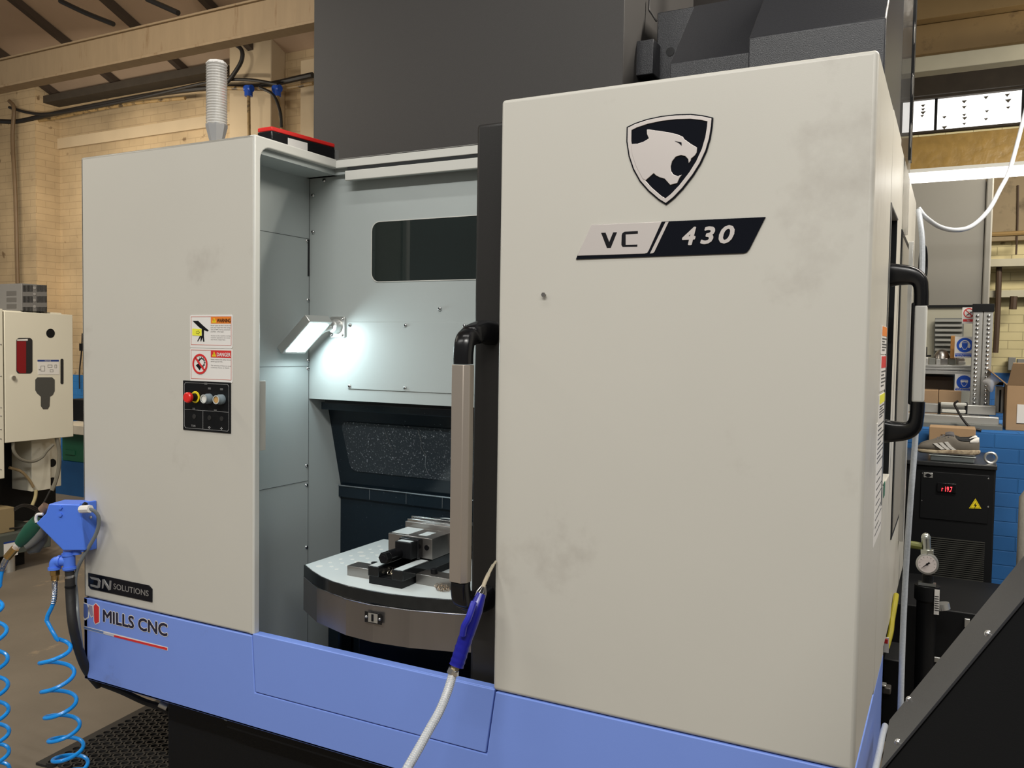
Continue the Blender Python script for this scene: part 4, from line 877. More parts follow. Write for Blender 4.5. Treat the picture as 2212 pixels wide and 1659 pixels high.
sub(pl, MB().obox(o_ - xv * .029 - EZ * .016, xv * .058, nv * .003, EZ * .032, BLACK), 'number_plate', .001)
sub(pl, MB().obox(o_ - xv * .016 - EZ * .013 + nv * .003, xv * .032, nv * .0008, EZ * .026, ALUC).text('1', o_ - xv * .004 - EZ * .009 + nv * .0042, xv, EZ, 1, INK, width=.006, height=.019, bold=.03), 'number_tile')
for q in (-.023, .023): sub(pl, MB().dome(o_ + xv * q + nv * .003, nv, .0045, .004, CHROME, 10, 3), 'rivet')
# vise: base rails, jaws, screw
vz = PZ + .001
vs_ = thing('machine_vise', (-1.44, 2.2, vz), 'wet steel machine vise bolted to the round-fronted pallet', 'vise')
vx0, vx1 = -1.492, -1.376; vy0 = 1.985; 
sub(vs_, MB().box(vx0, vx1, vy0, 2.44, vz, vz + .022, BLACKM), 'vise_bed', .001)
sub(vs_, MB().box(vx0 - .004, vx0 + .034, vy0, 2.44, vz + .022, vz + .052, DSTEEL), 'slide_rail', .002)
sub(vs_, MB().box(vx1 - .036, vx1 + .004, vy0, 2.44, vz + .022, vz + .052, DSTEEL), 'slide_rail', .002)
sub(vs_, MB().box(vx0 + .0, vx1 - .0, vy0 + .003, 2.44, vz + .054, vz + .0545, COOL) if 0 else MB().box(vx0, vx0 + .028, vy0 + .004, 2.1, vz + .052, vz + .053, COOL).box(vx1 - .03, vx1, vy0 + .004, 2.12, vz + .052, vz + .053, COOL), 'coolant_smear')
sub(vs_, MB().box(-1.525, -1.365, 2.125, 2.23, vz + .055, vz + .118, STEEL).box(-1.535, -1.355, 2.23, 2.27, vz + .06, vz + .135, STEEL), 'moving_jaw', .0015)
sub(vs_, MB().box(-1.53, -1.36, 2.235, 2.25, vz + .135, vz + .143, CHROME).box(-1.53, -1.36, 2.257, 2.272, vz + .135, vz + .148, CHROME), 'jaw_plate', .001)
sub(vs_, MB().box(-1.535, -1.355, 2.33, 2.39, vz + .055, vz + .12, STEEL), 'fixed_jaw', .0015)
sub(vs_, MB().box(-1.462, -1.402, 2.07, 2.13, vz + .062, vz + .112, BLACKM).box(-1.468, -1.398, 2.10, 2.125, vz + .058, vz + .116, BLACK), 'screw_block', .003)
cx_, cz_ = -1.449, vz + .077
sub(vs_, MB().cyl((cx_, 2.075, cz_), (cx_, 2.015, cz_), .017, BLACK, n=20).cyl((cx_, 2.015, cz_), (cx_, 1.995, cz_), .0175, BLACKM, n=6).cyl((cx_, 1.996, cz_), (cx_, 1.994, cz_), .0095, INK, n=16), 'drive_screw', .0008)
sub(vs_, MB().box(-1.522, -1.46, 2.14, 2.225, vz + .118, vz + .1188, COOL).box(-1.43, -1.40, 2.15, 2.20, vz + .118, vz + .1188, COOL).box(-1.455, -1.41, 2.075, 2.095, vz + .112, vz + .1125, COOL), 'coolant_puddle')
sub(vs_, MB().cyl((-1.383, 2.1245, vz + .09), (-1.383, 2.122, vz + .09), .008, BLACK), 'jaw_bolt_hole')
for nm, xa_, xb_2, y_, lb in (('l', -1.60, -1.497, 2.02, 'steel toe clamp left of the vise'), ('r', -1.372, -1.245, 2.05, 'steel toe clamp right of the vise')):
    e = thing('toe_clamp', ((xa_ + xb_2) / 2, y_ + .03, vz), lb, 'clamp', 'clamps holding the vise')
    sub(e, MB().box(xa_, xb_2, y_, y_ + .055, vz, vz + .030, STEEL), 'clamp_bar', .0015)
    q = xb_2 - .022 if nm == 'l' else xa_ + .045
    sub(e, MB().cyl((q, y_ + .028, vz + .03), (q, y_ + .028, vz + .045), .010, BLACKM, n=18), 'cap_screw', .001)
e = thing('round_fixture', (-1.43, 2.42, vz), 'square block with wet round lid behind the vise', 'fixture')
c = pt(955, 1150, 'z', vz + .075)
qa = pt(916, 1150, 'y', 2.40); qz = pt(940, 1129, 'y', 2.40).z
sub(e, MB().box(qa.x, qa.x + .13, 2.40, 2.462, vz, qz, STEEL), 'block', .002)
sub(e, MB().cyl((qa.x + .062, 2.43, qz), (qa.x + .062, 2.43, qz + .008), .028, COOL, n=26), 'round_lid', .001)
e = thing('side_fixture', (-1.22, 2.3, vz), 'stepped steel fixture seen between grip bar and door post', 'fixture')
sub(e, MB().box(-1.25, -1.13, 2.25, 2.35, vz, vz + .06, DSTEEL), 'foot', .002)
sub(e, MB().box(-1.24, -1.15, 2.27, 2.33, vz + .06, vz + .115, STEEL), 'body', .002)
sub(e, MB().cyl((-1.19, 2.27, vz + .085), (-1.19, 2.262, vz + .085), .012, CHROME), 'bolt')
# swarf curls near the right clamp
sw_ = MB(); rs = random.Random(5)
for i in range(26):
    cx0, cy0 = -1.30 + rs.random() * .055, 2.018 + rs.random() * .028; r_ = .003 + rs.random() * .004; ph = rs.random() * 6
    sw_.tube([(cx0 + r_ * math.cos(ph + t * .7) + t * .0006, cy0 + r_ * .6 * math.sin(ph + t * .7), vz + .002 + r_ * (1 + math.sin(ph + t * .7)) + rs.random() * .001) for t in range(9)], .0007, mat('swarf_brown', (.22, .17, .12), .35, metal=.7), 5)
sw_.build('metal_swarf', label='brown curly metal swarf beside the right toe clamp', cat='swarf', kind='stuff')
sw2 = MB()
for i in range(18):
    cx0, cy0 = -1.452 + rs.random() * .03, 2.02 + rs.random() * .045; r_ = .003 + rs.random() * .004; ph = rs.random() * 6
    sw2.tube([(cx0 + r_ * math.cos(ph + t * .7), cy0 + r_ * .6 * math.sin(ph + t * .7), vz + .023 + r_ * (1 + math.sin(ph + t * .7))) for t in range(8)], .0007, mat('swarf_bright', (.7, .6, .45), .25, metal=.9), 5)
sw2.build('metal_swarf', label='bright metal chips lying between the vise rails', cat='swarf', kind='stuff')
# ------------------------------------------------------------------ air gun, hoses and holster in front
def T_(label, cat, name, loc, group=None): return thing(name, loc, label, cat, group)
def dpath(pts, n=6): return spline([pd(a, b, d) for a, b, d in pts], n)
ag = T_('dark blue blow gun hooked on the black door post', 'air gun', 'air_gun', pd(1005, 1350, 2.07))
ga = dpath([(1040, 1283, 2.085), (1030, 1310, 2.075), (1018, 1345, 2.065), (1008, 1372, 2.06)], 4)
sub(ag, MB().tube(ga, [.012 + .006 * min(1, i / 5) for i in range(len(ga))], DBLUE, 12), 'body', label='dark blue plastic gun body')
gr_ = dpath([(1010, 1366, 2.06), (1000, 1395, 2.056), (992, 1420, 2.052), (986, 1438, 2.05)], 5)
sub(ag, MB().tube(gr_, [.0175 + .0012 * (i % 3 == 0) for i in range(len(gr_))], DBLUE, 14), 'ribbed_grip')
lv = dpath([(1024, 1300, 2.045), (1012, 1335, 2.03), (1003, 1352, 2.03), (999, 1372, 2.035)], 4)
sub(ag, MB().tube(lv, .008, mat('lever_blue', (.02, .025, .36), .25), 10), 'trigger_lever')
sub(ag, MB().tube(dpath([(1043, 1270, 2.09), (1047, 1258, 2.105), (1056, 1238, 2.13), (1064, 1223, 2.16), (1071, 1213, 2.178)]), [.0052] * 12 + [.0042] * 8 + [.003] * 5, mat('worn_brass_nozzle', (.62, .55, .42), .35, metal=.6), 10), 'nozzle')
c0, c1 = pd(1036, 1292, 2.085), pd(1045, 1265, 2.097)
cg = MB()
ax_ = (c1 - c0).normalized(); u_ = ax_.cross(EY).normalized(); w2 = ax_.cross(u_)
for i in range(9):
    a = 2 * math.pi * i / 9; cg.tube([c0 + (u_ * math.cos(a) + w2 * math.sin(a)) * .013, c0 + (c1 - c0) * .45 + (u_ * math.cos(a + .3) + w2 * math.sin(a + .3)) * .0125, c1 + (u_ * math.cos(a + .5) + w2 * math.sin(a + .5)) * .005], .0011, STEEL, 5)
cg.cyl(c0, c1, .009, BLACKM, r2=.004, n=10)
sub(ag, cg, 'wire_guard', label='crossed wire binding around the nozzle')
sub(ag, MB().cyl(pd(986, 1436, 2.05), pd(981, 1447, 2.05), .011, mat('dull_brass', (.35, .28, .16), .4, metal=.8), n=6), 'fitting')
hc = pd(978, 1449, 2.05)
sub(ag, MB().cyl(pd(981, 1444, 2.05), pd(976, 1455, 2.05), .0135, CHROME, n=20).obox(hc + Vector((.006, -.012, -.008)), (.012, .002, 0), (0, .008, 0), (0, 0, .01), CHROME), 'hose_clamp')
hp = dpath([(979, 1452, 2.05), (968, 1490, 2.03), (950, 1535, 2.0), (925, 1580, 1.96), (900, 1625, 1.92), (872, 1675, 1.88), (835, 1760, 1.85)], 10)
hm = MB().tube(hp, .0105, HOSE_CL, 12)
sub(ag, hm, 'air_hose', label='clear braided hose hanging from the blow gun')
br_ = MB()
for s_ in (1, -1):
    for k in range(2):
        pts_ = []
        for i in range(len(hp) * 4 - 4):
            j = i // 4; t = (i % 4) / 4; p = hp[j].lerp(hp[min(j + 1, len(hp) - 1)], t); Tn = (hp[min(j + 1, len(hp) - 1)] - hp[j]).normalized()
            u = Tn.cross(EY).normalized(); w_ = Tn.cross(u); a = s_ * i * .8 + k * math.pi; pts_.append(p + (u * math.cos(a) + w_ * math.sin(a)) * .0107)
        br_.tube(pts_, .0006, WHITE, 4)
sub(ag, br_, 'hose_braid')

# holster bracket on the left front corner
ho = T_('bright blue holster box on the left front corner of the machine', 'holster', 'coolant_gun_holster', pd(150, 1140, 2.75))
pxp = pt(210, 1180, 'y', YF).x; hd = float(np.dot(np.array(pt(181, 1186, 'x', pxp)) - CAM, (AX[2], AY[2], AZ[2]))) - .01; DH = hd - 2.735
front = [pd(a * .1718, 1060 + b * .1718, hd) for a, b in [(612, 165), (1002, 175), (1040, 400), (1072, 740), (1050, 752), (790, 755), (450, 410), (560, 290)]]
fw = Vector((AX[2], AY[2], AZ[2]))
front = [pd(a * .1718, 1060 + b * .1718, hd) for a, b in [(612, 165), (1002, 175), (1072, 752), (790, 755), (450, 410), (575, 285)]]
sub(ho, MB().ext(front, Vector((-.46, .887, 0)) * -.0 + Vector((-.35, .93, 0)) * .085, BBLUE), 'box', .004)
bx = front[1].copy(); q0 = pt(1068 * .1718, 1060 + 170 * .1718, 'y', 1.80); 
plz = [pt(1065 * .1718, 1060 + 150 * .1718, 'x', pxp), pt(1075 * .1718, 1060 + 745 * .1718, 'x', pxp)]
sub(ho, MB().box(pxp - .012, pxp, plz[0].y - .01, YF - .001, plz[1].z - .005, plz[0].z, BBLUE), 'mount_plate', .002)
c = pt(195, 1117, 'x', pxp); sub(ho, MB().dome(c, (1, 0, 0), .006, .006, CHROME, 8, 2), 'bolt')
for v in (213, 303):
    c = pd(765 * .1718, 1060 + v * .1718, hd); sub(ho, MB().cyl(c, c - fw * .006, .0065, BBLUE, n=6), 'nut')
# manifold: tee, elbow, pipe
P1 = lambda u, v, d=2.765: pd(u * .1718, 1060 + v * .1718, d + DH)
mf = MB().cyl(P1(868, 750), P1(875, 1000), .019, BBLUE, n=20).cyl(P1(862, 785), P1(862, 815), .022, BBLUE, n=20).cyl(P1(875, 955), P1(877, 985), .023, BBLUE, n=20)
mf.tube(spline([P1(850, 885), P1(760, 885), P1(705, 890), P1(685, 920), P1(685, 985)], 5), .0165, BBLUE, 16).cyl(P1(685, 960), P1(685, 990), .021, BBLUE, n=18).cyl(P1(765, 885), P1(735, 885), .020, BBLUE, n=18)
mf.cyl(P1(965, 750), P1(965, 800), .015, BBLUE, n=18)
sub(ho, mf, 'pipe_manifold', label='blue painted tee and elbow manifold')
sub(ho, MB().cyl(P1(690, 995), P1(692, 1060), .0165, BRASS, n=6).cyl(P1(692, 1060), P1(692, 1130), .0125, BRASS, n=18), 'brass_fitting', .001)
sub(ho, MB().cyl(P1(872, 1000), P1(878, 1090), .0145, RUBBER, n=18).cyl(P1(876, 1065), P1(880, 1095), .0165, CHROME, n=18), 'hose_clamp')
# gun in the holster
gn = T_('green and grey coolant spray gun resting in the blue holster', 'spray gun', 'spray_gun', P1(350, 600, 2.78))
dg_ = 2.79
sub(gn, MB().tube([P1(500, 400, dg_), P1(400, 500, dg_), P1(300, 610, dg_), P1(240, 670, dg_)], [.030, .030, .024, .017], DGREEN, 16), 'green_grip')
sub(gn, MB().tube(spline([P1(560, 450, dg_), P1(480, 560, dg_), P1(400, 650, dg_), P1(330, 700, dg_)], 4), [.022 * (1 - .04 * i) for i in range(13)], GREYP, 14), 'grey_trigger')
sub(gn, MB().tube([P1(535, 470, dg_ + .03), P1(500, 600, dg_ + .03), P1(430, 720, dg_ + .03), P1(360, 760, dg_ + .03)], [.02, .026, .024, .012], mat('mid_grey_plastic', (.10, .105, .10), .45), 14), 'grey_guard')
sub(gn, MB().cyl(P1(245, 660, dg_), P1(180, 740, dg_), .011, PLASTIC, n=14), 'clear_collar')
sub(gn, MB().cyl(P1(190, 725, dg_), P1(90, 840, dg_), .0135, BRASS, n=14), 'brass_fitting')
sub(gn, MB().tube(spline([P1(540, 295, dg_ - .02), P1(470, 300, dg_ - .02), P1(450, 350, dg_ - .02), P1(460, 400, dg_ - .02)], 4), .005, WHITE, 8).cyl(P1(590, 190, dg_), P1(530, 250, dg_), .016, mat('tan_nozzle', (.16, .10, .07), .6), n=14), 'nozzle_hook')
def spring_hose(name, straight, coil, turns, rad, label, guard):
    e = T_(label, 'hose', name, straight[0])
    sp_ = spline(straight, 8); n_g = guard
    k = 22; pts_ = list(sp_)
    cl = spline(coil, 16); L = len(cl); tot = turns * k
    hel = []
    for i in range(int(tot) + 1):
        s_ = i / tot; f_ = s_ * (L - 1); j = int(f_); c = cl[j].lerp(cl[min(j + 1, L - 1)], f_ - j)
        a = math.pi * .0 - 2 * math.pi * i / k + math.pi
        r_ = rad * min(1, .25 + i / 14)
        hel.append(c + Vector((math.cos(a) * r_ * .93 + math.sin(a) * 0, math.sin(a) * r_, 0)))
    pts_ += hel[2:]
    sub(e, MB().tube(spline(pts_, 2), .0068, HOSEB, 10), 'blue_hose')
    g_ = MB(); base = sp_[:guard]; pp_ = []
    for i in range((len(base) - 1) * 12):
        j = i // 12; p = base[j].lerp(base[j + 1], (i % 12) / 12); Tn = (base[j + 1] - base[j]).normalized(); u = Tn.cross(EY).normalized(); w_ = Tn.cross(u); a = i * .55
        pp_.append(p + (u * math.cos(a) + w_ * math.sin(a)) * .0095)
    g_.tube(pp_, .0016, CHROME, 5); sub(e, g_, 'spring_guard', label='steel spring guard around the hose')
    return e
dm = 2.76
spring_hose('coiled_hose', [P1(692, 1125, dm), P1(690, 1250, dm), P1(668, 1420, dm), P1(600, 1570, dm), P1(590, 1640, dm)],
            [pd(x, y, 2.84 + .025 * q) for q, (x, y) in enumerate([(122, 1378), (123, 1436), (127, 1498), (134, 1552), (142, 1601), (151, 1641), (163, 1673), (175, 1703)])], 7, .052,
            'blue coiled air hose hanging below the blue manifold', 17)
spring_hose('coiled_hose', [P1(100, 830, dg_), P1(50, 920, dg_), P1(15, 1060, dg_), P1(-5, 1200, dg_)],
            [pd(x, y, 2.86 + .02 * q) for q, (x, y) in enumerate([(-26, 1290), (-24, 1345), (-21, 1408), (-20, 1466), (-19, 1521), (-17, 1571), (-17, 1615), (-16, 1656), (-15, 1690)])], 8, .052,
            'blue coiled hose at the left edge leading to the spray gun', 14)
e = T_('thick black hose dropping behind the blue skirt', 'hose', 'black_hose', P1(880, 1100))
sub(e, MB().tube(spline([P1(878, 1085), P1(884, 1300), pd(156, 1340, 2.86), pd(164, 1380, 2.88), pd(176, 1420, 2.92), pd(190, 1450, 2.96), pd(215, 1480, 3.0)], 7), .0155, RUBBER, 14), 'hose')
sub(e, MB().tube([P1(884, 1195) + Vector((0, 0, 0)), P1(884, 1215)], .0175, BLACKM, 14), 'cable_tie')
e = T_('grey flexible tube arching from white plug over the holster', 'tube', 'grey_tube', P1(1090, 225))
sub(e, MB().tube(spline([P1(1110, 225, 2.70), P1(1190, 260, 2.71), P1(1238, 330, 2.72), P1(1240, 430, 2.73), P1(1200, 560, 2.74), P1(1110, 720, 2.75), P1(1020, 880, 2.76), P1(965, 1010, 2.775), P1(945, 1150, 2.78), P1(960, 1300, 2.79), pd(168, 1330, 2.87), pd(176, 1400, 2.9)], 6), .0062, mat('grey_tube_plastic', (.18, .20, .21), .35), 10), 'tube')
sub(e, MB().cyl(P1(1020, 235, 2.72), P1(1135, 228, 2.70), .0135, WHITE, n=8).cyl(P1(1045, 190, 2.73), P1(1075, 200, 2.73), .014, BLACKM), 'white_plug', .001)
e = T_('black cable sagging along the underside of the blue skirt', 'cable', 'black_cable', pd(300, 1500, 3.0))
sub(e, MB().tube(spline([pd(215, 1475, 3.0), pd(260, 1492, 2.99), pd(310, 1515, 2.98), pd(345, 1527, 2.97), pd(375, 1545, 2.97)], 6), .011, RUBBER, 10), 'cable')
sub(e, MB().cyl(pd(345, 1520, 2.95), pd(362, 1528, 2.95), .012, ALUC), 'silver_sleeve')
# ring mat
mz = .018; cell = .037; mm = MB(); nx, ny = 40, 24
o_m = pt(90, 1645, 'z', .02); far = pt(330, 1520, 'z', .02)
ux = Vector((1, 0, 0)); uy = Vector((0, 1, 0)); org = Vector((-3.02, 2.0, 0))
uxx = (pt(335, 1517, 'z', .02) - o_m); uxx.z = 0
d1 = uxx.normalized(); d2 = Vector((d1.y, -d1.x, 0))
L1 = uxx.length; n1 = int(L1 / cell) + 8; n2 = 22
vsm, fsm = [], []
for i in range(n1):
    for j in range(n2):
        cx0 = (i + .5 + (.5 if j % 2 else 0)) * cell; cy0 = (j + .8) * cell
        c = Vector((o_m.x, o_m.y, 0)) + d1 * cx0 + d2 * cy0
        k = len(vsm); m_ = 12
        for z, r in ((0, cell * .52), (mz, cell * .52), (mz, cell * .36), (0, cell * .36)):
            for t in range(m_):
                a = 2 * math.pi * t / m_; vsm.append((c.x + r * math.cos(a), c.y + r * math.sin(a), z))
        for q in range(3):
            for t in range(m_): fsm.append((k + q * m_ + t, k + q * m_ + (t + 1) % m_, k + (q + 1) * m_ + (t + 1) % m_, k + (q + 1) * m_ + t))
mm.add(vsm, fsm, RUBBER)
a = Vector((o_m.x, o_m.y, 0)) - d2 * .03
mm.ext([a, a + d1 * (L1 + .3), a + d1 * (L1 + .3) + d2 * .05, a + d2 * .05 + d1 * 0], (0, 0, .010), RUBBER)
mm.build('rubber_mat', label='black ring-pattern rubber floor mat below the machine', cat='mat')

# ------------------------------------------------------------------ sloping conveyor cover, lower right
y0 = 1.5
A1, A2 = pt(1915, 1657, 'y', y0), pt(2163, 1360, 'y', y0); sl = (A2 - A1)
top = A1 + sl * 4.2; low = A1 - sl * .03
e = T_('black sloping conveyor housing in the lower right corner', 'conveyor', 'chip_conveyor', (.5, 1.6, 0))
sub(e, MB().ext([low, top, Vector((top.x + .5, y0, top.z)), Vector((top.x + .5, y0, 0)), Vector((low.x, y0, 0))], (0, .205, 0), BLACKM), 'housing', .002)
nrm_ = Vector((-sl.z, 0, sl.x)).normalized()
sub(e, MB().obox(low + nrm_ * .001 + Vector((0, -.004, 0)), top - low, (0, .212, 0), nrm_ * .004, GREY2), 'top_cover', .001, label='grey sloping cover strip with screws')
for f_, g_ in ((.12, .03), (.92, .03), (.18, .19), (1.6, .03)):
    c = A1 + sl * f_ + Vector((0, g_, 0)) + nrm_ * .005; sub(e, MB().dome(c, nrm_, .006, .005, CHROME, 10, 3), 'screw')

# ------------------------------------------------------------------ braided hose on the right side
e = T_('clear braided hose running down the right side of the machine', 'hose', 'braided_hose', pt(1985, 470, 'y', 3.1))
yh = 2.78
hp = spline([pt(1984, 455, 'y', 3.0), pt(1988, 480, 'y', 2.95), pt(1992, 520, 'y', 2.92), pt(1992, 580, 'y', 2.9), pt(1988, 640, 'y', 2.88), pt(1984, 800, 'y', 2.85), pt(1977, 950, 'y', 2.82), pt(1967, 1080, 'y', yh), pt(1957, 1230, 'y', yh), pt(1950, 1380, 'y', 2.75), pt(1945, 1540, 'y', 2.7), pt(1943, 1620, 'y', 2.7)], 8)
sub(e, MB().tube(hp, .0085, HOSE_CL, 12), 'hose')
e = T_('slack clear hose looping up to the fluorescent light', 'hose', 'hanging_hose', pt(2060, 495, 'y', 3.2))
sub(e, MB().tube(spline([pt(1984, 450, 'y', 3.0), pt(2000, 470, 'y', 3.0), pt(2030, 490, 'y', 3.05), pt(2065, 497, 'y', 3.1), pt(2100, 488, 'y', 3.2), pt(2135, 455, 'y', 3.3), pt(2160, 410, 'y', 3.4), pt(2180, 370, 'y', 3.5), pt(2200, 300, 'y', 3.6), pt(2225, 200, 'y', 3.7)], 8), .0075, mat('milky_hose', (.55, .57, .60), .25, spec=.7, var=.1, vscale=40), 12), 'hose')
e = T_('clear braided hose end over the blue skirt corner', 'hose', 'braided_hose', pt(1910, 1600, 'y', 1.86))
sub(e, MB().tube(spline([pt(1912, 1568, 'x', -.13), pt(1906, 1590, 'x', -.13), pt(1900, 1620, 'x', -.13), pt(1890, 1665, 'x', -.13), pt(1880, 1720, 'x', -.13)], 6), .008, HOSE_CL, 12), 'hose')
e = T_('black coil of cable behind the side handle, upper right', 'cable', 'cable_coil', pt(1997, 560, 'y', 3.4))
for q in range(3):
    sub(e, MB().tube([pt(1993 + q * 1.0, 575, 'y', 3.45) + Vector((.008 * math.cos(a), .05 * math.cos(a), .075 * math.sin(a))) for a in [i * math.pi / 10 for i in range(21)]], .005, BLACKM, 6), 'loop')

# ------------------------------------------------------------------ chiller, tray, shoes, gauge
yk = 4.5
ka, kb = pt(1978, 1002, 'y', yk), pt(2152, 1012, 'y', yk); kz1 = (ka.z + kb.z) / 2
kbz = pt(2140, 1300, 'y', yk).z
e = T_('black chiller cabinet with red digital readout on the right', 'chiller', 'oil_chiller', ((ka.x + kb.x) / 2, yk, 0))
sub(e, MB().box(ka.x - .12, kb.x, yk, yk + .55, 0, kz1, BLACKM), 'cabinet', .006)
sub(e, MB().box(ka.x - .12, kb.x + .004, yk - .012, yk + .56, kz1 - .006, kz1 + .016, mat('satin_black_top', (.02, .021, .022), .3)), 'top_lid', .004)
sub(e, MB().box(pt(1990, 1020, 'y', yk).x, pt(2138, 1020, 'y', yk).x, yk - .004, yk, pt(2060, 1125, 'y', yk).z, pt(2060, 1022, 'y', yk).z, BLACKM), 'front_panel', .002)
sub(e, pbox(MB(), 2024, 1044, 2066, 1064, yk - .012, .01, BLACK), 'display_bezel', .002)
LEDR = mat('red_led_digits', (.8, .02, .02), .4, emit=(1, .03, .04), es=5)
a, b = pt(2034, 1061, 'y', yk - .0125), pt(2057, 1052, 'y', yk - .0125)
sub(e, MB().text('r 19.7', (a.x, yk - .013, a.z), EX, EZ, 1, LEDR, width=b.x - a.x, height=b.z - a.z, bold=0), 'readout')
sub(e, pbox(MB(), 1995, 1021, 2015, 1032, yk - .006, .003, ALUC), 'badge', .002, label='small silver badge')
a, b = pt(1997, 1030, 'y', yk), pt(2013, 1023, 'y', yk)
sub(e, MB().ext(onY([(a.x, (a.z + b.z) / 2), (a.x * .6 + b.x * .4, b.z), (a.x * .4 + b.x * .6, b.z), (b.x, (a.z + b.z) / 2), (a.x * .4 + b.x * .6, a.z), (a.x * .6 + b.x * .4, a.z)], yk - .0065), (0, .0005, 0), INK), 'badge_mark')
a, b, c = pt(2092, 1098, 'y', yk), pt(2121, 1099, 'y', yk), pt(2107, 1075, 'y', yk); ce = (a + b + c) / 3
tri = lambda k, off: [ce + (q - ce) * k + Vector((0, -off, 0)) for q in (a, b, c)]
sub(e, MB().ext(tri(1, .006), (0, .002, 0), INK).ext(tri(.92, .0065), (0, .0005, 0), YELLOW).ext(tri(.76, .007), (0, .0005, 0), INK).ext(tri(.70, .0075), (0, .0005, 0), YELLOW), 'hazard_triangle')
zz = .03
sub(e, MB().ext([ce + Vector((u * zz, -.0085, v * zz)) for u, v in ((.1, .45), (-.22, -.1), (0, -.05), (-.1, -.5), (.25, .08), (.03, .05))], (0, .001, 0), INK), 'lightning_bolt')
ga_, gb_ = pt(2010, 1160, 'y', yk), pt(2123, 1282, 'y', yk)
g = MB()
for i in range(26):
    z = ga_.z + (gb_.z - ga_.z) * i / 25; g.box(ga_.x, gb_.x, yk - .007, yk - .002, z - .0022, z + .0022, mat('fin_grey', (.045, .045, .04), .45))
sub(e, g, 'grille', label='finned grille')
for px, py in ((2135, 1034), (2134, 1095), (1991, 1081), (1992, 1022)): c = pt(px, py, 'y', yk); sub(e, MB().dome(c, (0, -1, 0), .006, .005, CHROME, 8, 2), 'bolt')
c = pt(2140, 989, 'y', yk + .06)
sub(e, MB().tube([c + Vector((.024 * math.cos(t), 0, .024 * math.sin(t))) for t in [i * math.pi / 10 for i in range(21)]], .006, ALUC, 8).cyl(Vector((c.x, c.y, kz1 + .014)), c - Vector((0, 0, .024)), .012, ALUC), 'eye_bolt')
sub(e, pbox(MB(), 2056, 1272, 2061, 1276, yk - .01, .003, ALUC), 'label_tag')
ty = yk + .06
ta, tb = pt(2009, 1012, 'y', yk + .02), pt(2104, 1012, 'y', yk + .02); tz0 = kz1 + .017; tz1 = pt(2060, 995, 'y', yk + .02).z
tz1 = max(tz1, tz0 + .03)
tr = T_('pale translucent plastic tray under the grey trainers', 'tray', 'plastic_tray', ((ta.x + tb.x) / 2, ty + .06, tz0))
TR = mat('frosted_tray', (.32, .36, .36), .35)
sub(tr, MB().ext(onX([(yk + .02, tz0), (yk + .24, tz0), (yk + .25, tz1), (yk + .01, tz1)], ta.x), (tb.x - ta.x, 0, 0), TR), 'tray_body', .004)
sub(tr, MB().box(ta.x - .006, tb.x + .006, yk + .004, yk + .256, tz1 - .004, tz1, TR), 'rim', .001)
